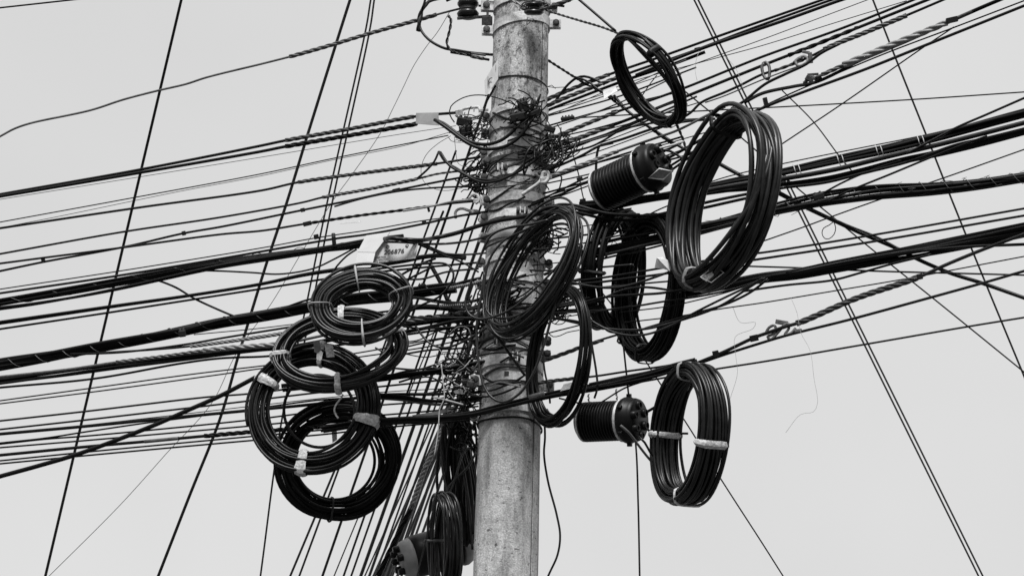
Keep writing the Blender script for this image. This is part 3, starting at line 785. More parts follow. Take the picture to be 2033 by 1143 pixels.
W('hair thin wire close under the spiral wrapped pair', 1.3, .0, [(0, 396), (520, 312), (780, 269), (905, 250)])
W('thin wire below the hair thin one, upper of two drawn together', 2.5, .0, [(0, 441), (265, 392.5), (520, 345), (660, 315), (890, 269)])
W('faint thread beside the thin wire under the spiral wrapped pair', 1.3, .03, [(0, 452), (100, 433), (352, 381), (520, 349), (660, 318), (800, 290), (895, 262)])
W('wire with a brown spiral grip below the forked jumper tip', 5.0, .03, [(0, 453), (280, 411.5), (520, 378), (592, 362), (740, 341), (860, 326), (945, 313), (975, 308)], grips=((592, 872, 8.5, 'rust', 3), (880, 944, 5, 'strand', 2)))
W('wire whose pale twisted grip fades into the jumper under the forked tip', 4.4, .05, [(0, 504), (240, 461), (440, 431), (600, 402), (640, 392), (740, 374), (829, 355), (870, 345), (951, 336), (980, 332)], grips=((632, 830, 7.5, 'strand', 3), (838, 905, 5, 'bright', 2)))
W('wire that forks at a small knot before the lower jumper loop', 4.8, .04, [(0, 538), (86, 520), (250, 489.5), (365, 463), (440, 450), (601, 417), (700, 397), (787, 378), (870, 361), (945, 347)], clips=((365, 463, 8, 9), (86, 517, 8, 9), (601, 417, 9, 8), (787, 378, 16, 8)))
W('second leg of the forked wire, running flat into the pole', 4.0, .06, [(664, 410), (720, 394), (790, 380), (860, 373), (955, 370), (1000, 369)])
W('dark wire with a long black twist, over the thin strip tag', 4.6, .08, [(0, 523), (80, 512.5), (250, 490.5), (440, 465), (520, 458), (608, 444), (713, 428), (800, 417), (895, 404), (960, 398)], grips=((606, 846, 6.8, 'black', 2),), clips=((610, 444, 17, 9), (851, 416, 5, 10)))
W('twin guy wire under the black twist, ending in the curved hook', 4.2, .1, [(800, 419), (848, 411), (900, 400), (936, 396)], m='pale')
W('thin straight wire just above the upper lashed bundle', 2.6, .0, [(0, 574), (250, 536), (520, 492), (629, 472), (737, 456), (840, 438), (958, 424)], clips=((628, 470, 10, 10),))
W('cable above the number tag that bends over the pole', 5.0, .1, [(0, 582), (235, 547), (440, 513), (560, 492), (664, 474), (737, 464), (842, 444), (905, 430), (985, 417), (1060, 404), (1110, 392)], m='gloss', clips=((842, 441, 9, 6),))
bundle('thick lashed bundle of black cables passing behind the number tag', 17, .06, [(0, 601), (60, 591), (210, 565), (300, 548), (440, 521), (560, 503), (685, 489), (760, 478), (800, 474)], n=6, lash=(95, 1.6, 'grey'), cable=7.5, seed=4, twist=.12)
bundle('pair of cables under the upper lashed bundle, joining it along the way', 12, .1, [(0, 612), (70, 603), (160, 588), (250, 570), (330, 552), (440, 528), (560, 508), (660, 492), (735, 478)], n=3, cable=6, seed=6, twist=.1)
W('thick black cable from the number tag bending across the pole', 9.5, .24, [(748, 478, .3), (772, 473, .56), (800, 475, .56), (835, 477, .5), (860, 473, .3), (905, 463), (955, 447), (990, 438), (1040, 430), (1075, 424), (1120, 418)], m='gloss')
W('branch wire dipping from the upper bundle to the lower lashed bundle', 4.6, .05, [(300, 553), (318, 558), (350, 571), (385, 592), (430, 613), (466, 628), (500, 640)])
W('slack wire sagging between the upper bundle and the number tag', 3.8, .08, [(400, 537), (440, 538), (500, 541), (555, 544), (622, 533), (664, 514), (709, 489), (735, 472)])
W('short wire rising from the topmost ring coil to the number tag', 4.0, .3, [(655, 552), (664, 535), (676, 520), (692, 505), (708, 495)])
bundle('heavy cable passing behind the top of the topmost ring coil', 10, .08, [(0, 640), (230, 606.5), (380, 585.5), (520, 563), (600, 546), (650, 538), (720, 530), (800, 518), (840, 510), (880, 507), (925, 512)], n=3, cable=7, seed=8, twist=.1)
W('thin cable under the heavy one that meets the topmost ring coil', 4.6, .05, [(0, 653), (215, 620.5), (385, 594), (520, 573), (650, 553), (740, 541), (850, 530), (950, 521)])
W('smooth grey cable looping in a wide eye beside the pole', 4.8, .3, [(700, 540), (780, 530), (850, 523), (885, 524), (898, 535), (900, 552), (890, 570), (870, 590), (840, 604), (810, 620)], m='gloss')
W('pale edged cable falling from the number tag toward the spring grips', 4.6, .28, [(768, 474, .56), (810, 475, .56), (850, 489, .35), (885, 503), (930, 505), (965, 502)], m='coil')
W('cable running level from the tag to the pole above the spring grips', 5.0, .26, [(765, 480, .56), (800, 481, .56), (840, 484, .4), (880, 484), (920, 480), (960, 471), (1000, 455), (1030, 449)], m='coil')
W('thin cable swinging down from the tag to the loose loop coil', 3.8, .3, [(772, 472, .56), (800, 474, .56), (842, 490, .4), (880, 506), (920, 522), (950, 540)])
bundle('lashed bundle crossing behind the topmost and second ring coils', 23, .05, [(0, 724), (110, 706), (220, 685), (300, 669), (365, 655), (440, 639), (520, 627), (600, 613), (700, 594), (800, 583), (860, 573), (905, 568)], n=7, lash=(62, 1.7, 'strand'), cable=9, seed=11, twist=.16)
W('single strand leaving the lower lashed bundle over the second ring coil', 4.6, .08, [(357, 658), (440, 635), (500, 626), (560, 612), (615, 594), (680, 585)])
W('black cable under the lower lashed bundle, first below it', 4.6, .1, [(140, 703), (241, 699), (371, 683), (440, 671), (520, 658), (600, 645), (690, 628), (818, 613), (900, 608)])
W('thin dark wire between the lower lashed bundle and the pale sleeve', 2.2, .1, [(385, 664), (520, 651), (600, 641)])
W('pale sleeved strand entering the second ring coil', 4.4, .1, [(200, 700), (300, 694), (378, 687), (520, 668), (600, 655), (700, 640)], grips=((378, 580, 8.5, 'bright', 4),))
bundle('double black cable carrying a bright twisted grip into the second ring coil', 15, .07, [(0, 756), (136, 738), (231, 725), (380, 708), (520, 692), (560, 689), (640, 676), (760, 650), (900, 630), (960, 622)], n=4, cable=7, seed=13, twist=.12)
gw = W('messenger strand with a bright twisted grip over the double black cable', 6, .12, [(0, 748), (136, 733), (231, 719), (320, 708), (440, 692), (560, 682), (660, 662), (800, 640), (940, 618)], m='strand', grips=((231, 420, 9, 'strand', 3), (400, 560, 12, 'bright', 3), (800, 930, 11, 'strand', 3)))
W('cable slipping under the double black cable', 4.8, .05, [(0, 769), (189, 751), (360, 721), (437, 711), (540, 706), (640, 690), (800, 665), (940, 645)])
W('upper of two thin wires passing above the third ring coil', 3.0, .02, [(0, 795), (189, 769), (385, 742), (520, 726), (640, 711), (730, 697), (850, 675), (940, 662)])
W('lower of two thin wires passing above the third ring coil', 3.0, .04, [(0, 801), (189, 777), (437, 743), (520, 731), (640, 718), (730, 706), (850, 688), (950, 668)])
W('thick diagonal cable rising across the lower wires to the third ring coil', 9.5, .28, [(0, 945), (80, 923), (160, 899), (300, 846), (375, 813), (440, 784), (520, 742), (560, 722), (640, 690)], m='black')

HG = 'level wires crossing behind the third ring coil'
W('highest of the level wires crossing behind the third ring coil', 4.2, .06, [(0, 835), (171, 816), (409, 788), (497, 781), (600, 768), (760, 748), (860, 733), (945, 712)], group=HG)
W('level wire second from the top behind the third ring coil', 4.2, .08, [(0, 852), (171, 833), (497, 795), (640, 778), (745, 768), (850, 757), (945, 745)], group=HG)
W('thinnest of the level wires behind the third ring coil', 2.0, .07, [(175, 843), (350, 823), (497, 806), (640, 790), (760, 778), (900, 770)], group=HG)
W('thickest of the upper level wires behind the third ring coil', 6.8, .1, [(0, 861), (171, 845.5), (350, 828), (497, 814), (640, 800), (751, 784), (860, 782), (955, 778)], group=HG)
W('level wire that meets its neighbour near the steep black wire', 3.8, .06, [(0, 879), (91, 869), (168, 857), (290, 839), (367, 829), (497, 812), (640, 793), (760, 787)], group=HG)
W('level wire parting from its neighbour near the steep black wire', 3.8, .06, [(0, 881), (91, 871), (171, 865), (497, 833), (640, 815), (751, 804), (877, 795), (955, 788)], group=HG)
W('level wire just above the pale patched one', 3.8, .09, [(0, 888), (168, 874), (497, 845), (640, 832), (751, 824), (860, 815), (950, 806)], group=HG)
hw = W('level wire with a pale worn patch and a twisted grip', 6.6, .1, [(0, 903), (168, 886.5), (287, 876), (406, 865), (497, 857), (640, 846), (760, 832), (870, 826)], group=HG, grips=((406, 640, 10, 'black', 3),))
mb = MB(); mb.tube(np.array([P_(x) for x in densify([(287, 876), (355, 869.5)], .1, 287, 355)]), px(3.7), 8); mb.build('worn_patch', 'grey', hw)
W('level wire just under the pale patched one', 3.8, .06, [(0, 914), (168, 897), (497, 866), (640, 853), (751, 843), (842, 838), (945, 828)], group=HG)
W('lowest of the level wires behind the third ring coil', 3.8, .07, [(0, 920), (168, 904), (497, 874), (640, 862), (745, 850), (880, 838), (955, 832)], group=HG)
bundle('black wire cluster running from the third ring coil under the number rows to the pole', 14, .14, [(560, 770), (640, 762), (740, 752), (800, 744), (870, 735), (930, 722), (965, 716)], n=5, cable=5, seed=15, twist=.3)
bundle('frayed wire cluster knotted halfway between the third ring coil and the pole', 13, .12, [(745, 785), (800, 790), (840, 797), (880, 800), (930, 795), (965, 790)], n=5, cable=4.5, seed=17, twist=.5, mats=['black', 'black', 'grey'])

# ---------------------------------------------------------------- jumpers and drops at the pole top
W('black jumper drooping from the insulator wire to the bare pole', 6.0, .12, [(834, 40), (833, 52), (838, 64), (850, 78), (868, 90), (885, 97), (905, 100), (935, 105), (978, 109)], m='gloss')
W('short twisted jumper hanging from the insulator wire end', 6.5, .14, [(890, 32), (895, 38), (894, 55), (889, 75), (887, 86), (891, 96), (897, 102), (915, 107), (935, 109)], m='gloss', twist=5)
W('jumper tail with a dark taped end beside the white pole sign', 5.5, .13, [(895, 104), (920, 108), (940, 112), (960, 117), (971, 119)], grips=((935, 960, 8, 'rust', 3),))
W('pale ferrule on the upper jumper beside the pole', 5, .13, [(936, 106), (964, 110)], m='grey', name='ferrule')
W('taped clamp upright on the insulator wire with a curved lead above', 7.5, .12, [(831, 62), (832, 48), (834, 34), (838, 20), (846, 10), (852, 3), (868, -2), (900, -8)], m='rust', grips=((828, 840, 11, 'black', 2),))
W('stub of wire poking from the clamp on the insulator wire', 5, .14, [(838, 18), (842, 8), (844, 0)], m='black')
W('short stub wire above the insulator', 6, .1, [(886, 2), (905, -6)])
W('pale twisted strand sweeping over the pole top to the spool', 6.5, .22, [(985, -22), (1000, -8), (1020, 3), (1040, 12), (1062, 18)], m='bright', twist=5, name='strand_wire')
W('dark furred wire leaving the spool up and away over the pole top', 8, .2, [(1060, 18), (1090, 16), (1105, 10), (1125, 2), (1150, -8)], m='rust', grips=((1085, 1135, 10, 'rust', 3),))
W('stub bolt wire under the furred wire by the spool', 5, .18, [(1098, 10), (1120, 13)])
W('straight wire coming down from the sky to the top hanging coil', 5.6, .3, [(1150, 0), (1185, 30), (1222, 62)], m='gloss')
W('twisted wire from the spool to the top hanging coil', 5.5, .25, [(1084, 20), (1110, 29), (1150, 41), (1200, 56), (1228, 67)], twist=4, m='rust')
W('twisted wire leaving the back of the pole toward the top hanging coil', 6, -.1, [(1082, 116), (1110, 134), (1140, 153), (1165, 168), (1194, 183), (1225, 205), (1262, 233), (1305, 265), (1340, 290)], twist=4.5)
W('dark slack cable under the top hanging coil, beside the twisted wire', 6.5, -.08, [(1219, 190), (1240, 215), (1275, 243), (1310, 266), (1345, 288), (1400, 318), (1423, 322)], m='gloss')
W('upper arched jumper rising behind the first grip wires', 5.5, -.1, [(1098, 208), (1112, 188), (1128, 168), (1145, 155), (1160, 152), (1178, 157), (1200, 168)], m='gloss')
W('lower arched jumper crossing the tagged wires', 4.6, -.08, [(1140, 153), (1155, 157), (1172, 165), (1185, 176), (1215, 192), (1235, 207)], m='gloss')
W('upper black jumper loop drooping from the blank plate around the pole front', 7.5, .24, [(862, 238), (880, 245), (906, 264), (932, 281), (964, 287), (992, 280), (1013, 266), (1028, 250), (1040, 240)], m='gloss')
W('second black jumper loop just under the first', 7.5, .25, [(866, 240), (884, 252), (908, 270), (932, 286), (962, 296), (1002, 291), (1028, 275), (1044, 256), (1052, 240)], m='gloss')
W('lower jumper loop springing from a forked tip in the air', 5.6, .24, [(871, 301), (885, 322), (906, 334), (932, 350), (976, 358), (1016, 347), (1044, 323), (1060, 312)], m='gloss')
W('twin of the lower jumper loop, rising past the pole edge', 5.6, .26, [(874, 302), (892, 328), (920, 345), (953, 361), (985, 360), (1029, 341), (1055, 324), (1080, 304)], m='gloss')
W('short tail curving down from the forked jumper tip', 4.6, .2, [(871, 301), (862, 321), (846, 339), (829, 354)], m='gloss')
W('thin wire arching over the clevis to the knot on the pole', 2.6, .2, [(902, 243), (893, 228), (895, 212), (912, 198), (935, 190), (966, 190), (1000, 199), (1030, 213), (1045, 222)])
W('thin dark stay slipping down beside the white pole sign', 4.6, .15, [(984, 170), (974, 188), (967, 200), (960, 222), (950, 245), (940, 275)])
W('hair thin loop of wire hanging from the jumpers to the forked tip', 1.2, .1, [(895, 270), (870, 285), (848, 305), (838, 325), (836, 345), (845, 365), (875, 378), (920, 372), (950, 355)])
W('fine loop of wire dangling under the clevis splitters', 1.3, .12, [(890, 272), (896, 280), (912, 283), (930, 280), (935, 270)])
W('fine vertical loop below the splitters', 1.2, .12, [(902, 272), (905, 300), (910, 325), (930, 332), (945, 330)], m='grey')

# ---------------------------------------------------------------- wires of the closure side, from the top down
G1 = ('rust', 3)
W('highest wire climbing away behind the top hanging coil', 5.6, -.12, [(1052, 216), (1090, 196), (1140, 175), (1210, 148), (1318, 111), (1420, 74.5), (1633, 0)], grips=((1060, 1215, 9.5, 'strand', 3),))
W('second wire climbing away behind the top hanging coil', 5.6, -.1, [(1060, 224), (1100, 204), (1180, 172), (1248, 146), (1370, 104), (1480, 62), (1640, 4), (1652, 0)], grips=((1085, 1240, 9.5, 'strand', 3),), clips=((1385, 99, 12, 9),))
W('thick climbing cable close under the second wire', 7.0, -.08, [(1262, 150), (1385, 100), (1480, 67), (1560, 40), (1660, 4), (1672, 0)], m='gloss')
bundle('dark doubled wire under the climbing pair, carrying the clear tag', 8, -.08, [(1058, 232), (1095, 216), (1150, 194), (1240, 160), (1330, 130), (1400, 104)], n=2, cable=4, seed=19)
W('thin wire under the climbing cables, upper of two', 1.8, -.05, [(1100, 216), (1230, 178), (1329, 145), (1441, 105), (1513, 79), (1723, 0)])
W('thin wire under the climbing cables, lower of two', 1.8, -.05, [(1110, 222), (1238, 168), (1399, 122), (1513, 91), (1660, 45), (1800, 2)])
W('furry gripped wire leaving the pole just above its gripped twin', 5.6, -.02, [(1060, 285), (1106, 270), (1160, 248), (1220, 224), (1290, 200), (1364, 173), (1511, 114), (1660, 61), (1737, 31), (1814, 0)], grips=((1082, 1232, 9.5, 'strand', 3),), clips=((1220, 222, 13, 7),))
W('thick wire past the ring of the turnbuckle strand', 6.6, .0, [(1080, 300), (1118, 286), (1211, 251), (1269, 229), (1364, 191), (1525, 126), (1592, 100), (1702, 56), (1842, 0)], grips=((1118, 1222, 10.5, 'strand', 3), (1560, 1700, 9, 'black', 2)), clips=((1700, 56, 7, 7),))
W('turnbuckle strand with a segmented grey grip', 5.5, .05, [(1340, 242), (1371, 224), (1392, 204), (1440, 183), (1469, 170), (1511, 149), (1545, 138), (1580, 125), (1610, 112), (1650, 92), (1720, 64), (1800, 31), (1873, 0)], grips=((1630, 1802, 10.5, 'strand', 4), (1535, 1600, 7, 'rust', 2)), m='black')
W('thin rod beside the turnbuckle strand, through the hanging ring', 3.0, .06, [(1400, 204), (1440, 190), (1510, 160), (1560, 141), (1596, 128)], m='strand')
W('black rope cable swinging under the turnbuckle to the large coil', 6.2, .1, [(1452, 216), (1476, 202), (1518, 168), (1560, 147), (1600, 128), (1630, 106), (1665, 88)], m='gloss')
bundle('thick black cable under the spiral grip, running over the large coil', 9, .1, [(1478, 204), (1513, 186), (1576, 172), (1618, 164), (1667, 142), (1700, 124), (1800, 82), (1898, 38), (1968, 8), (2010, -9), (2033, -18)], n=2, cable=6.5, seed=21)
W('rod with the broad bright spiral grip near the top corner', 6, .12, [(1618, 155), (1674, 130), (1760, 94), (1880, 45), (1930, 22)], m='rust', grips=((1672, 1882, 14, 'bright', 3), (1628, 1680, 9, 'strand', 3)), clips=((1890, 40, 22, 11),))
W('thin black wire close above the thick one beneath the spiral grip', 3.2, .08, [(1515, 212), (1541, 199), (1744, 112), (1894, 55), (2033, 2)])
W('thick black wire that ends as the hanger arm of the upper closure', 6.4, .1, [(1294, 330), (1330, 312), (1420, 262), (1511, 216), (1723, 136), (1828, 94), (2033, 12)], m='gloss', clips=((1520, 203, 8, 18),))
W('second wire over the upper closure, meeting the large coil', 5.2, .05, [(1330, 330), (1370, 305), (1420, 276), (1450, 262)], m='gloss')
W('cable feeding the port of the upper closure from the large coil', 5.4, .16, [(1330, 340), (1355, 322), (1385, 300), (1400, 285)], m='gloss')
W('pale cable curling from the upper closure to the knot above', 5.5, .2, [(1312, 298), (1330, 300), (1348, 310), (1362, 318)], m='coil')
W('pale doubled cable hanging from the wires over the upper closure', 6, .16, [(1340, 240), (1350, 262), (1358, 282), (1362, 300)], m='coil', twist=5)
W('lit wire whose bright grip starts at the eye bolt', 5.4, .2, [(1085, 353), (1124, 339), (1180, 318), (1227, 300), (1299, 275), (1345, 259), (1406, 228), (1440, 212)], grips=((1086, 1232, 9, 'bright', 3),), m='grey')
W('dark twisted cable from the pole to the foot of the top coil', 5.6, .1, [(1060, 352), (1090, 338), (1155, 309), (1188, 291), (1237, 276), (1299, 255), (1350, 243), (1420, 236)], m='gloss', clips=((1205, 286, 26, 6),))
W('companion cable twisting round the one to the foot of the top coil', 4.4, .08, [(1095, 312), (1140, 300), (1174, 291), (1200, 278), (1234, 258), (1281, 247), (1330, 240), (1400, 236)], m='gloss')
W('thin wire knotted above the twisted cables', 2.6, .05, [(1100, 305), (1160, 283), (1190, 272), (1250, 248), (1290, 233), (1340, 212)], jit=.5)
W('wire from the tangle rising over the lit grip', 4.2, .04, [(1075, 310), (1110, 302), (1150, 289), (1200, 268), (1262, 241), (1300, 226)])
W('pair wire under the lit grip, upper strand, ending behind the closure', 4.2, .1, [(1060, 402), (1100, 384), (1153, 358), (1178, 348), (1220, 332)], clips=((1115, 377, 14, 9),))
W('pair wire under the lit grip, lower strand, ending behind the closure', 4.6, .12, [(1040, 414), (1085, 395), (1120, 383), (1165, 361), (1200, 346)])
W('short black drop from the twisted cables down to the upper closure', 5.6, .05, [(1190, 289), (1186, 302), (1184, 320), (1183, 348)], m='gloss')
W('thin barbed wire drop between the pole and the upper closure', 2.6, .1, [(1122, 262), (1132, 290), (1142, 322), (1150, 352), (1156, 384), (1160, 400)], clips=((1151, 356, 12, 8), (1157, 398, 12, 7)))
W('small curl of cable under the eye bolt', 3.6, .2, [(1108, 345), (1115, 352), (1113, 366), (1109, 380)])
W('steep short stay crossing inside the top hanging coil', 2.2, -.2, [(1275, 190), (1292, 165), (1304, 150)])

bundle('broad dark bundle tied with white cord, beyond the large coil', 19, .0, [(1150, 424), (1255, 400), (1330, 386), (1400, 372), (1470, 358), (1552, 344), (1660, 320), (1760, 298), (1863, 272), (1900, 262), (1960, 246), (2033, 227)], n=7, cable=8, seed=23, twist=.05, m='black')
for i, u_ in enumerate((1583, 1669, 1746, 1829)):
    v_ = 344 - (u_ - 1552) * .232
    e = thing('cord_tie', ('white cord tied round the broad bundle, closest to the large coil', 'white cord tied round the broad bundle, second from the large coil', 'white cord tied round the broad bundle, third from the large coil', 'white cord tied round the broad bundle, fourth from the large coil')[i], 'tie', P(u_, v_, .06))
    for s_ in (-5, 5):
        q = spline([(u_ + s_ - 4, v_ - 11, .0), (u_ + s_ - 1, v_ - 4, .045), (u_ + s_ + 1, v_ + 4, .045), (u_ + s_ + 5, v_ + 12, .0)], 3)
        MB().tube([P_(x) for x in q], px(.9), 5).build('cord', 'white', e)
W('grey topped cable along the lower edge of the broad bundle', 10.5, .06, [(1380, 383), (1472, 366), (1560, 354), (1660, 336), (1758, 312), (1860, 288), (1940, 268), (2033, 244)], m='coil')
W('thin wire running above the broad tied bundle', 2.6, .0, [(1375, 374), (1440, 352), (1555, 325), (1838, 268), (1905, 253), (1990, 240), (2033, 222)])
W('wire climbing off the broad bundle toward the open sky', 5.2, .08, [(1800, 305), (1858, 275), (1900, 253), (1960, 227), (2033, 195)], m='gloss')
bundle('triple cable sagging below the broad bundle beside the large coil', 15, .02, [(1150, 408), (1240, 400), (1320, 390), (1400, 380), (1551, 368), (1640, 356), (1709, 340), (1790, 318), (1863, 303), (1950, 283), (2033, 262)], n=4, cable=8, seed=25, twist=.12)
W('cable joining the triple one from a long low sag', 6.5, .05, [(1560, 372), (1640, 362), (1709, 345), (1800, 322), (1898, 288), (1960, 274), (2033, 256)], m='gloss')
W('straight wire rising off the sagging triple cable', 4.2, .05, [(1628, 387), (1674, 362), (1730, 338), (1790, 318)])
W('long wire rising from the furry bundle over the steep lone wire', 4.6, .07, [(1640, 402), (1677, 383), (1765, 347), (1852, 311), (1910, 288), (1960, 270)])
W('thin wire crossing under the furry bundle in a long straight rise', 3.0, .0, [(1500, 484), (1600, 449), (1646, 432), (1744, 397), (1863, 357), (2033, 297)])
W('dark diagonal cable falling from the large coil to the far corner', 8.5, -.05, [(1400, 306), (1423, 322), (1476, 351), (1546, 384), (1600, 412), (1660, 440), (1712, 464), (1789, 497), (1817, 512), (1884, 541), (1950, 562), (2033, 591)], m='gloss')
W('second strand hugging the dark diagonal cable', 4.6, -.03, [(1546, 380), (1610, 414), (1680, 446), (1740, 470), (1795, 499)], m='gloss')
W('small open curl of wire under the dark diagonal cable', 2.0, .0, [(1655, 440), (1646, 447), (1635, 453), (1632, 463), (1637, 473), (1646, 474), (1656, 465), (1659, 452), (1656, 442)])
bundle('furry lashed bundle running behind the large coil to the loose loops', 26, .0, [(1137, 507), (1180, 499), (1250, 482), (1317, 468), (1378, 455), (1450, 440), (1513, 425), (1575, 410), (1628, 398), (1740, 380), (1850, 372), (1940, 364), (2033, 352)], n=9, lash=(44, 1.4, 'grey'), cable=6.6, seed=27, twist=.15, fuzz=150, mats=['black', 'black', 'coil'])
W('cable below the furry bundle, tied to it near the small ring', 6.5, .1, [(1080, 545), (1130, 526), (1165, 514), (1200, 506), (1250, 494), (1317, 478), (1400, 458), (1480, 438)], m='coil', clips=((1192, 509, 10, 9), (1203, 506, 5, 9)))
W('thin wire leaving the furry bundle foot past the tall coils', 4.4, .08, [(1180, 518), (1220, 508), (1260, 500), (1320, 485), (1400, 462), (1460, 446), (1540, 424)], m='coil')
W('upper of the paired wires that pass through the clear wrapping', 4.8, .15, [(1090, 560), (1157, 556), (1230, 546), (1307, 533), (1410, 516), (1490, 504), (1513, 501.5), (1730, 467), (2033, 414)])
W('lower of the paired wires that pass through the clear wrapping', 5.2, .15, [(1090, 566), (1181, 561), (1250, 552), (1307, 545), (1410, 529), (1483, 518), (1730, 480), (2033, 428)])
W('wire close above the heavy lower bundle', 3.4, .05, [(1560, 541), (1635, 523), (1793, 492), (1900, 470), (2033, 443)])
bundle('heavy lower bundle with printed sheath, fanning out behind the large coil', 24, .0, [(1330, 585), (1380, 577), (1440, 566), (1513, 551), (1580, 542), (1653, 528), (1720, 516), (1793, 503), (1849, 494), (1930, 478), (2033, 458)], n=8, cable=8.5, seed=29, twist=.08, mats=['black', 'gloss'])
W('strand splitting from the heavy lower bundle near the picture edge', 6.5, .03, [(1780, 505), (1849, 496), (1930, 489), (1980, 487), (2033, 485)], m='gloss')
W('strand sagging just under the heavy lower bundle', 5, .06, [(1476, 578), (1560, 566), (1653, 556), (1710, 541), (1770, 524), (1849, 505)], m='gloss')
W('level wire crossing under the paired wires to the far edge', 3.8, -.02, [(1380, 525), (1472, 528), (1597, 532), (1737, 538), (1884, 542), (2033, 546)])
W('thin straight wire under the heavy lower bundle', 2.8, .0, [(1240, 640), (1357, 626), (1430, 613), (1513, 601), (1640, 580), (1800, 553), (1880, 538), (2033, 509)])
W('long thin wire above the lower big coil, passing behind it', 4.2, .02, [(1080, 790), (1180, 775), (1304, 752), (1423, 732), (1513, 718), (1719, 683), (1922, 648), (2033, 630)])
ms = W('messenger strand with a dark lumpy grip and hairpin shackle', 7.5, .06, [(1365, 728), (1400, 714), (1440, 697), (1497, 670), (1525, 660), (1560, 648), (1590, 639), (1700, 592), (1821, 551), (1884, 523), (1960, 492), (2033, 465)], m='coil', grips=((1575, 1822, 12.5, 'rust', 4),), clips=((1421, 702, 12, 12), (1497, 671, 16, 12), (1826, 549, 10, 11)))
W('lower cable running beside the messenger strand', 6.0, .05, [(1385, 722), (1440, 703), (1500, 684), (1560, 666), (1660, 641), (1695, 632), (1849, 590), (1950, 562), (2033, 538)], m='gloss')
bundle('taped messenger bundle crossing the pole below its lowest clamp', 17, .22, [(640, 852), (720, 838), (800, 832), (880, 828), (940, 821), (990, 809), (1040, 797), (1100, 783), (1180, 767), (1245, 753), (1315, 735), (1352, 723), (1382, 718)], n=6, cable=5.6, seed=31, twist=.22, jit=.5, mats=['gloss', 'black'])
W('pale taped sleeve on the messenger bundle at the pole edge', 9, .29, [(1050, 788), (1080, 780)], m='bright', name='sleeve')
W('printed cable strand on top of the messenger bundle', 5, .28, [(1170, 762), (1245, 746), (1290, 737), (1340, 722), (1380, 712)], m='coil')
W('thin gripped wire leaving the pole just above the messenger bundle', 4.6, .1, [(1050, 764), (1080, 758), (1130, 752), (1185, 746), (1250, 736), (1322, 726), (1372, 716)], grips=((1060, 1152, 8, 'rust', 3),))
W('rusty gripped stay rising from the pole to the tall twin coils', 4.6, .0, [(1060, 722), (1090, 712), (1140, 694), (1175, 680), (1230, 663)], grips=((1062, 1158, 9, 'rust', 3), (1176, 1198, 8, 'rust', 3)), m='black')
W('thin cable sag under the messenger bundle near the closure', 3.6, .2, [(1110, 790), (1150, 800), (1175, 806), (1190, 800), (1240, 770), (1290, 752), (1325, 734)], m='gloss')

# fan of cables behind and in front of the tall twin coils
for i, (lb, w_, o_, pts, m_) in enumerate([
    ('sagging grey cable from the wrapping to the loose loops', 5.4, .2, [(1120, 556), (1160, 566), (1200, 571), (1235, 569), (1280, 557), (1328, 540)], 'coil'),
    ('cable running from the loose loops into the heavy bundle foot', 5.2, .16, [(1090, 612), (1130, 606), (1190, 594), (1240, 575), (1280, 570), (1350, 579)], 'gloss'),
    ('cable crossing the tall coil in front, rising to the heavy bundle', 5.6, .18, [(1160, 600), (1200, 590), (1260, 585), (1310, 582), (1370, 573), (1420, 567)], 'gloss'),
    ('straight cable across the middle of the tall twin coils', 4.4, .16, [(1085, 622), (1160, 618), (1232, 612), (1320, 598), (1400, 586), (1470, 570), (1520, 552)], 'gloss'),
    ('thin wire low across the tall twin coils', 2.8, .15, [(1230, 620), (1320, 609), (1357, 602), (1450, 578), (1500, 560)], 'black'),
    ('upper cable of the low sag in front of the tall twin coils', 5.4, .22, [(1080, 630), (1140, 637), (1192, 650), (1240, 655), (1285, 652), (1350, 636), (1430, 607), (1485, 572), (1510, 556)], 'coil'),
    ('lower cable of the low sag in front of the tall twin coils', 5.2, .24, [(1170, 634), (1190, 646), (1220, 660), (1255, 666), (1290, 662), (1330, 647), (1380, 620), (1440, 590), (1490, 566), (1515, 552)], 'coil'),
    ('cable behind the low sag, joining the heavy bundle', 5.4, .14, [(1280, 652), (1320, 640), (1380, 622), (1440, 604), (1490, 580), (1525, 553)], 'gloss'),
    ('flat cable above the tall coils from the loose loops to the large coil', 6.5, .15, [(1090, 412), (1120, 411), (1180, 421), (1240, 427), (1300, 427), (1360, 412), (1420, 398), (1490, 384), (1560, 372)], 'gloss'),
    ('second flat cable above the tall coils', 6.5, .12, [(1095, 420), (1140, 421), (1200, 434), (1260, 437), (1320, 428), (1400, 412), (1480, 394), (1550, 380)], 'black'),
    ('glossy cable arcing under the upper closure to the loose loops', 6, .18, [(1085, 415), (1110, 406), (1145, 408), (1175, 416), (1210, 424), (1270, 426)], 'coil'),
    ('thick dark cable passing under the upper closure', 11, .0, [(1150, 415), (1200, 414), (1260, 402), (1320, 392), (1400, 383), (1480, 372), (1560, 362)], 'black'),
    ('thin wire rising behind the tall coils to the upper closure', 3, -.1, [(1190, 481), (1240, 454), (1300, 420), (1342, 402)], 'black'),
    ('black cable pair between the loose loops and the tall coils', 8, .1, [(1060, 616), (1110, 606), (1160, 600), (1200, 596)], 'black'),
    ('dark cable running under the pair to the tall coils', 7, .08, [(1040, 626), (1100, 618), (1150, 615), (1200, 606)], 'black'),
    ('cable dipping below the pair to the low sag', 5, .1, [(1050, 630), (1090, 630), (1150, 642), (1200, 652)], 'black'),
    ('small forked wire beside the hanging loop coil', 3, .1, [(1070, 666), (1100, 658), (1140, 648), (1170, 640)], 'black'),
    ('loose thin wire curl under the small forked wire', 2.2, .1, [(1088, 660), (1098, 668), (1112, 666), (1125, 660), (1150, 655)], 'black'),
]):
    W(lb, w_, o_, pts, m=m_, name='cable' if w_ > 4 else 'wire')

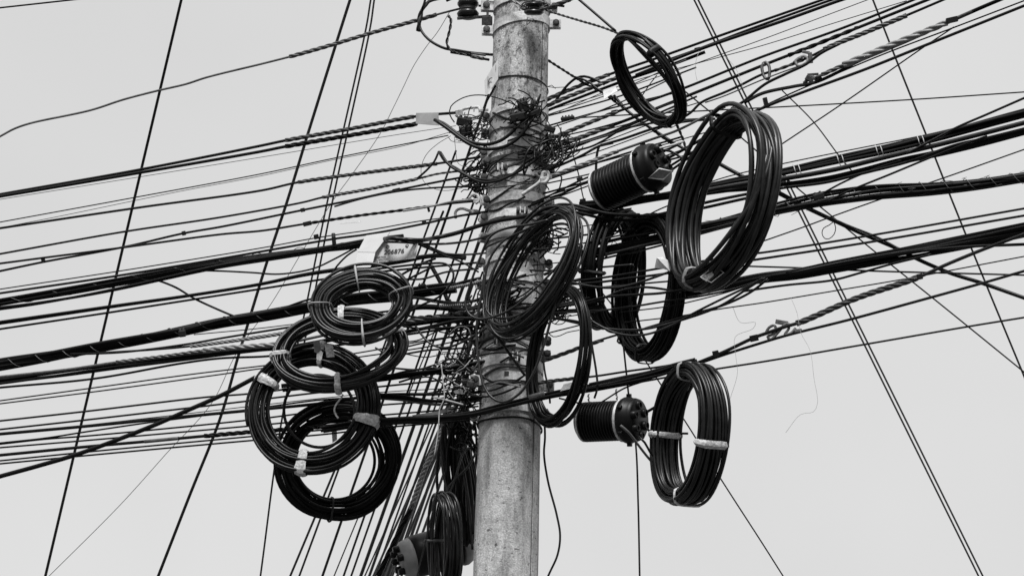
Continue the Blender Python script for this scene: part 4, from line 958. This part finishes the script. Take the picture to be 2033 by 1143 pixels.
# faint threads blowing in the sky
for lb, pts in (('faint hair thread drifting in the sky beside the lower big coil', [(1455, 610), (1470, 640), (1500, 640), (1495, 652), (1460, 668), (1460, 700), (1464, 740), (1450, 790)]),
                ('faint hair thread hanging under the hairpin shackle', [(1570, 590), (1582, 620), (1590, 660), (1608, 695), (1616, 750), (1623, 800), (1615, 817), (1590, 822), (1560, 858)]),
                ('faint frayed thread under the climbing cables', [(1388, 102), (1382, 120), (1380, 140), (1384, 160)]),
                ('thin thread bowed between the sky wires and the large coil', [(1440, 112), (1460, 135), (1470, 158), (1478, 185)])):
    W(lb, .75, .1, [p_ for p_ in pts], m='pale', name='thread', cat='thread')

# ---------------------------------------------------------------- coils
RC = 'ring coils hung on the wires beside the number tag'
coil('glossy ring coil topmost of the stack, white threads tied round it, below the number tag', (718, 606), .62, 99, 78, 8, 40, 36, 6.3, 20, phi=28, side=1, seed=1, m='coil',
     ties=((172, 4, 'white'), (12, 4, 'white'), (92, 4, 'white', 26), (268, 4, 'white', -14)), group=RC)
coil('flattened ring coil second in the stack, bound with three white tapes', (673, 694), .42, 130, 84, 8, 31, 26, 6.5, 14, phi=36, side=1, seed=2, m='coil',
     ties=((178, 13, 'tape'), (12, 15, 'tape'), (266, 11, 'tape', 46), (84, 12, 'tape', -32)), group=RC, loose=((3, 0, 2, 2),))
coil('large ring coil third in the stack, broad foil tapes at its side and foot', (622, 810), .30, 132, 128, 22, 44, 22, 6.2, 19, phi=26, side=1, seed=3, m='gloss',
     ties=((324, 20, 'tape'), (240, 19, 'tape'), (128, 17, 'tape'), (62, 12, 'tape')), group=RC, jit=.5, loose=((6, -4, -14, 2), (-40, 2, 12, 6)))
coil('darkest ring coil lowest in the stack, behind the level wires', (671, 912), -.12, 121, 126, 90, 42, 20, 6.4, 19, phi=22, side=-1, seed=4, m='black',
     ties=((172, 4, 'box'),), group=RC, loose=((-24, 0, -6, 2),))

HC = 'coils hanging on the closure side of the pole'
coil('slim tilted coil hanging highest, across the climbing wires', (1286, 157), .30, 103, 51, -57, 16, 26, 5.6, 13, phi=63, side=-1, seed=5, m='gloss',
     ties=((-4, 12, 'rubber'), (112, 10, 'rubber')), group=HC, loose=((3, -3, 5, 0), (2, -4, 9, 2)), jit=.3)
coil('large thick coil of grey cables hanging between the dark bundles', (1434, 395), .55, 176, 95, 73, 30, 62, 9.6, 20, phi=64, side=1, seed=6, m='coil',
     ties=((183, 12, 'base'), (30, 12, 'rubber')), group=HC, loose=((3, 2, 19, 0), (1, 5, 25, -5), (4, -3, 15, 5), (-4, -6, -8, 4)), jit=.55, egg=.04)
coil('neatly wound tall coil with white tape round both sides, hung from the messenger', (1367, 863), .28, 139, 73, 84, 30, 58, 6.2, 44, phi=64, side=1, seed=7, m='coil',
     ties=((94, 14, 'tape'), (266, 14, 'tape'), (8, 5, 'base'), (196, 6, 'tape')), group=HC, jit=.3)
coil('dark tall coil behind, nearer the pole of the two tall ones', (1219, 536), -.22, 124, 72, 84, 22, 46, 6.3, 21, phi=68, side=-1, seed=8, m='black', group=HC, jit=.3, ties=((95, 8, 'rubber'),))
coil('dark tall coil under the upper closure, its foot hanging lowest', (1289, 571), -.08, 148, 74, 86, 32, 40, 6.3, 27, phi=60, side=1, seed=9, m='black', group=HC, jit=.3, ties=((182, 10, 'rubber'), (140, 6, 'grey')))
coil('narrow hanging coil whose legs frame the sky below the loose loops', (1109, 706), .30, 138, 65, 82, 20, 26, 5.8, 14, phi=58, side=1, seed=10, m='gloss', group=HC, jit=.4, loose=((3, 12, 6, 2),))
coil('loose looped coil of thin grey cables slung across the pole front', (1062, 542), .50, 140, 74, 60, 24, 40, 5.0, 13, phi=56, side=1, seed=11, m='coil', group=HC, jit=.8, loose=((5, -14, -2, -10), (-6, 10, 4, 6), (8, 20, 6, -14), (10, 4, -10, -6)))
W('single big loop of grey cable sprung out of the loose coil over the pole', 5.2, .62, [(1090, 436), (1050, 446), (1010, 452), (975, 468), (950, 520), (932, 570), (924, 600), (930, 622), (950, 633), (975, 630), (1015, 613), (1060, 575), (1105, 530), (1140, 480), (1146, 450), (1132, 425), (1110, 414)], m='coil')
W('second sprung loop of grey cable just inside the big one', 5.0, .6, [(1080, 440), (1040, 458), (1000, 478), (972, 515), (962, 560), (962, 600), (972, 624), (1000, 632), (1040, 620), (1080, 590), (1115, 545), (1142, 490), (1150, 452), (1140, 428)], m='coil')
W('lowest drooping loop of cable hanging from the loose coil', 5.2, .6, [(968, 628), (976, 652), (990, 667), (1005, 672), (1030, 667), (1060, 648), (1090, 612), (1115, 565), (1135, 520), (1142, 480)], m='coil')
W('long black cable slanting from the loose coil to a loop at the lowest clamps', 5.6, .58, [(1140, 470), (1120, 540), (1100, 610), (1078, 690), (1055, 748), (1030, 782), (1000, 798), (978, 790), (962, 768), (952, 730), (947, 680), (947, 640), (955, 590), (962, 540)], m='coil')
W('short black cable running from under the loops to the hanging coil leg', 6.0, .4, [(968, 650), (990, 672), (1010, 700), (1030, 728), (1042, 745)], m='gloss')
W('black drop wire beside the leg of the narrow hanging coil', 4.8, .26, [(1150, 560), (1160, 600), (1168, 640), (1176, 690), (1184, 740), (1186, 770), (1180, 790)], m='gloss')
W('thin black drop on the pole side of the narrow hanging coil', 4.2, .2, [(1078, 640), (1078, 700), (1082, 740), (1090, 775), (1092, 800)], m='black')

# hanging loops beside the foot of the pole
LC = 'loops of cable hanging on the shaded flank of the lower pole'
coil('long narrow coil hanging lowest beside the pole, over the pale based closure', (882, 1082), -.05, 106, 38, 90, 14, 34, 5.6, 14, phi=68, side=1, seed=12, m='coil', group=LC, jit=.5, ties=((86, 6, 'strand'), (188, 4, 'strand')), loose=((4, 14, 8, 0),))
coil('long black coil squeezed against the shaded flank of the pole', (908, 930), -.28, 118, 36, 92, 12, 40, 5.6, 18, phi=68, side=-1, seed=13, m='gloss', group=LC, jit=.6, loose=((4, 10, 5, 4), (6, -12, 10, 8)))
coil('second long coil behind the squeezed one, reaching lower', (926, 985), -.30, 96, 22, 94, 10, 30, 5.4, 14, phi=70, side=1, seed=14, m='gloss', group=LC, jit=.6, loose=((4, 10, 3, 6),))
for i, (pts, w_) in enumerate([([(885, 838), (900, 870), (915, 910), (925, 960), (934, 1030), (938, 1090)], 5.5), ([(895, 838), (915, 880), (928, 920), (938, 990), (940, 1060)], 5.2), ([(905, 838), (922, 862), (936, 885), (944, 905)], 4.6),
                               ([(918, 838), (928, 855), (940, 880), (945, 900)], 5.2), ([(946, 895), (930, 925), (905, 950), (890, 968), (884, 985)], 5.0), ([(928, 880), (915, 910), (905, 945), (892, 980)], 4.6), ([(880, 840), (876, 890), (880, 940), (890, 985)], 5.2)]):
    W(('outer cable sweeping down the shaded flank of the pole', 'inner cable sweeping down the shaded flank of the pole', 'short cable turning behind the pole under the messenger bundle', 'shortest cable hooking behind the pole under the messenger', 'grey cable curving back from the pole into the lowest hanging coil', 'thin cable slipping from the squeezed coil to the lowest coil', 'outermost cable edging the black hanging loops')[i], w_, -.12 if i < 4 else .0, pts, m='coil' if i in (4, 5) else 'gloss')
W('thin wire dropping past the pale based closure to the frame foot', 3.2, .1, [(872, 960), (860, 1010), (848, 1060), (836, 1110), (824, 1160)])
W('cables from the lower closure port into the neat tall coil, upper', 5.4, .3, [(1232, 844, .4), (1248, 858, .36), (1262, 876, .3), (1282, 902, .2), (1306, 930, .1)], m='grey')
W('cable beside it bending from the lower closure into the neat tall coil', 5.0, .26, [(1268, 866), (1280, 878), (1290, 896, .2), (1306, 920, .1)], m='coil')
W('black cable from the far side of the lower closure to the neat tall coil', 6, .1, [(1283, 818), (1300, 808), (1320, 796)], m='gloss')
W('short black cable from the lower closure face behind the taped coil', 5, .1, [(1284, 850), (1300, 862), (1330, 860), (1366, 860)], m='gloss')

# ---------------------------------------------------------------- the wires wrapped and knotted at the pole
rg = random.Random(21)
WR = 'wires wrapped round the pole between the clamps'
for i in range(34):
    v0 = rg.uniform(222, 800); z0 = zfront(v0); w_ = rg.choice((2.6, 3.4, 4.2, 5.0))
    p0 = rg.choice((-100, -80, -60, -20, 0)); p1 = p0 + rg.uniform(55, 150)
    tl = rg.uniform(-60, 30); sg_ = rg.uniform(-12, 18)
    mm = rg.choice(('black', 'black', 'gloss', 'coil', 'rust'))
    pts = []
    for t in np.linspace(0, 1, 26):
        pts.append(onpole(p0 + (p1 - p0) * t, z0 - px(tl) * (t - .5) - px(sg_) * math.sin(t * math.pi) + px(1.5) * math.sin(t * 9 + i), .008 + .012 * rg.random() * 0 + .004 * (i % 4)))
    o_ = MB().tube(pts, px(w_) / 2, 6).build('wire', mm); tag(o_, 'wire wrapped round the front of the pole between its clamp bands', 'wire', WR)

def knot(label, c, rx, ry, o, n, w, seed, m='black', ang=0, dep=.1, name='wire_tangle'):
    """a snarl of tie wires too dense to count"""
    r_ = np.random.RandomState(seed); mb = MB(); a_ = math.radians(ang)
    for j in range(n):
        q = np.clip(r_.randn(2) * .42, -.95, .95); a2 = a_ + math.radians(r_.choice((-58, 0, 10, 22, 40)) + r_.randn() * 14)
        ln = r_.uniform(.7, 2.2) * rx; t = np.linspace(-.5, .5, 16); bow = r_.randn() * .22 * ln; kink = r_.randn() * 2.5
        x = q[0] * rx * .8 + ln * t * math.cos(a2) - bow * (1 - 4 * t * t) * math.sin(a2)
        y = q[1] * ry * .8 + ln * t * math.sin(a2) + bow * (1 - 4 * t * t) * math.cos(a2) + kink * np.sin(t * 11 + j)
        if j % 7 == 0:                   # some end in a small hook
            hk = np.clip(t - .25, 0, 1) * 4; x -= hk ** 2 * ln * .22; y += np.sin(hk * 2.4) * ry * .25
        z = o + dep * (r_.randn() * .4 + .5 * np.sin(t * 5 + j))
        mb.tube([P(c[0] + x[k], c[1] - y[k], z[k]) for k in range(16)], px(w * r_.uniform(.55, 1.25)) / 2, 5)
    return tag(mb.build(name, m), label, None, None, 'stuff')
knot('snarl of black tie wires at the sloping strap high on the pole', (1040, 222), 40, 24, .24, 28, 3.0, 1, ang=25, dep=.06)
knot('snarl of wire ends between the clevis and the pole', (938, 258), 36, 26, .1, 26, 2.2, 2)
knot('snarl of cables looped over the pole edge above the eye bolt', (1085, 300), 52, 20, .2, 20, 3.6, 3, 'gloss', 24)
knot('thin wire snarl around the grips beyond the pole edge', (1110, 290), 40, 34, .1, 20, 1.8, 4)
knot('snarl of wires packed beside the pole under the bent hook', (952, 350), 30, 70, -.05, 44, 3.2, 5, ang=10)
knot('snarl of wires inside the loose coil at the pole edge', (1075, 480), 40, 44, .1, 26, 3.2, 6, ang=30)
knot('dense snarl of black wires between the ring coils and the pole', (925, 640), 42, 42, .05, 34, 3.4, 7, ang=8)
knot('dense shaggy snarl of wires beside the square hole clamp', (918, 722), 36, 44, .0, 40, 2.8, 8, ang=35)
knot('shaggy snarl of thin wires just above the messenger bundle', (922, 790), 44, 24, .1, 34, 2.4, 9)
knot('pale frayed strings in the snarl beside the square hole clamp', (905, 740), 44, 52, .16, 14, 1.8, 10, 'pale', name='string_tangle')
knot('snarl of dark wires on the pole behind the loose loops', (1000, 600), 54, 40, .2, 26, 4.0, 11, 'black', 10, .03)
knot('snarl of wires behind the pole edge beside the twin coils', (1105, 610), 34, 30, .0, 24, 3.4, 13, 'black', 10)
knot('snarl of wires hanging behind the messenger bundle at the pole', (922, 850), 24, 44, -.1, 26, 3.4, 14, 'black', -40)
LW = [
    ('grey cable drooping from the second ring coil to the pole clamps', 5, .2, [(825, 647), (840, 668), (860, 685), (885, 690), (915, 680), (945, 664), (975, 645)], 'coil'),
    ('bent wire rising out of the snarl beside the faceted clamp', 4.4, .24, [(870, 730), (880, 718), (895, 712), (905, 712), (920, 725), (938, 741)], 'gloss'),
    ('long thin wire crossing the snarl up to the clamp bolt', 3.4, .22, [(862, 780), (890, 762), (920, 748), (945, 738)], 'black'),
    ('pale twisted string dangling in front of the fan of wires', 2.6, .3, [(876, 722), (880, 760), (882, 790), (873, 812), (871, 840), (868, 870), (862, 905)], 'pale'),
    ('pale bare cable end lying across the snarl by the lowest clamp', 4.0, .24, [(860, 788), (890, 795), (920, 803)], 'pale'),
    ('pale stub of cable between the spring grips and the loose loop', 6.5, .26, [(942, 626), (955, 617), (966, 611)], 'pale'),
    ('wire from the third ring coil rising into the snarl', 4.4, .16, [(765, 748), (800, 738), (840, 732), (868, 730)], 'black'),
    ('spiral wrapped cable feeding the snarl under the second ring coil', 7, .14, [(748, 752), (790, 748), (830, 745), (865, 741), (900, 742)], 'black'),
    ('wire bowing above the pale tape by the lowest clamp', 3.4, .2, [(820, 752), (850, 748), (872, 756), (885, 768)], 'black'),
    ('black cable dropping behind the spring grips', 9, -.2, [(856, 528), (866, 545), (875, 562), (884, 585), (890, 600)], 'black'),
    ('wire climbing from the topmost ring coil toward the tag cables', 5, .2, [(796, 546), (815, 535), (840, 522), (865, 513)], 'black'),
    ('second wire climbing from the topmost ring coil to the tag cables', 4.4, .2, [(806, 556), (830, 544), (862, 528)], 'black'),
    ('black cable running level from the topmost ring coil to the spring grips', 7, .12, [(815, 580), (850, 575), (885, 570), (920, 560), (955, 552)], 'black'),
    ('twin cables under it sinking into the snarl', 6, .12, [(818, 590), (850, 594), (890, 600), (930, 600), (960, 590)], 'gloss'),
    ('heavy black cable crossing from the second ring coil under the spring grips', 12, .1, [(800, 612), (840, 609), (880, 611), (930, 616), (960, 610)], 'black'),
    ('rope like twisted cable under the heavy one', 10, .12, [(800, 640), (840, 630), (880, 628), (930, 625), (965, 615)], 'black'),
    ('black cable running from the second ring coil into the pole clamps', 8, .14, [(795, 660), (840, 652), (890, 640), (940, 632), (980, 628)], 'gloss'),
    ('wire between the second ring coil and the pole, just under that cable', 3.6, .12, [(800, 690), (850, 678), (900, 668), (940, 660)], 'black'),
    ('lower wire between the second ring coil and the pole', 4.2, .12, [(796, 704), (850, 695), (900, 692), (930, 690)], 'gloss'),
    ('short crossed wire inside the second ring coil', 4, .1, [(745, 690), (765, 700), (790, 702)], 'grey'),
    ('wire curl standing up from the snarl by the pole', 3, .2, [(890, 668), (900, 655), (915, 648), (930, 652), (935, 668)], 'grey'),
    ('flattened cable end lying on the pole under the square hole clamp', 5, .24, [(952, 742), (975, 757), (1000, 762), (1022, 757), (1042, 744)], 'gloss'),
    ('second flattened cable end under the square hole clamp', 4.6, .24, [(955, 778), (985, 772), (1008, 763), (1036, 756)], 'coil'),
    ('grey cable crossing the pole just over the lowest pale clamp', 4.4, .24, [(930, 784), (965, 787), (1000, 779), (1034, 764)], 'gloss'),
    ('bright bare cable end bent under the square hole clamp', 3.6, .25, [(972, 766), (990, 758), (1012, 762), (1034, 768)], 'pale'),
    ('black lead looping off the broad band with the dark bolt', 3.6, .24, [(922, 712), (950, 706), (985, 700), (1020, 702), (1040, 710)], 'gloss'),
]
rg = random.Random(77)
for i in range(16):                      # thin leads between the pole and the closure side
    v0 = 228 + i * 12 + rg.uniform(-6, 6); x1 = rg.uniform(1335, 1420); sl_ = rg.uniform(-.44, -.26); u0 = rg.uniform(1062, 1080)
    W('thin lead running up from the pole clamps beside the upper closure', rg.choice((2.4, 3, 3.6, 4.2)), rg.uniform(-.1, .12), [(u0, v0), ((u0 + x1) / 2, v0 + sl_ * (x1 - u0) / 2 + rg.uniform(-4, 9)), (x1, v0 + sl_ * (x1 - u0))], name='wire', m=rg.choice(('black', 'gloss', 'rust')), group='leads from the pole clamps beside the upper closure')
for i in range(9):                      # leads between the ring coils and the pole clamps
    v0 = 560 + i * 28 + rg.uniform(-8, 8); x0 = rg.uniform(770, 800); sl_ = rg.uniform(-.2, .05)
    W('thin lead between the ring coils and the pole clamps', rg.choice((2.4, 3, 3.6, 4.4)), rg.uniform(0, .2), [(x0, v0), (x0 + 50, v0 + sl_ * 50 + rg.uniform(-7, 9)), (x0 + 95, v0 + sl_ * 95 + rg.uniform(-7, 7)), (950, v0 + sl_ * (950 - x0))], name='wire', m=rg.choice(('black', 'gloss', 'black', 'coil')), group='leads from the ring coils to the pole clamps')
for i in range(12):                      # leads passing between the loose coil and the twin tall coils
    v0 = 420 + i * 20 + rg.uniform(-8, 8); sl_ = rg.uniform(-.22, -.05); x1 = rg.choice((1172, 1236, 1256, 1340)) + rg.uniform(-6, 6)
    W('thin lead crossing from the pole clamps to the twin tall coils', rg.choice((2.4, 3, 3.8, 4.4)), rg.uniform(-.05, .25), [(1050, v0), (1110, v0 + sl_ * 60 + rg.uniform(-5, 8)), (x1, v0 + sl_ * (x1 - 1050))], name='wire', m=rg.choice(('black', 'gloss', 'coil')), group='leads from the pole clamps to the twin tall coils')
for lb, w_, o_, pts, m_ in LW: W(lb, w_, o_, pts, m=m_, name='cable' if w_ > 4.5 else 'wire', twist=4 if 'rope like' in lb or 'spiral wrapped' in lb else 0)
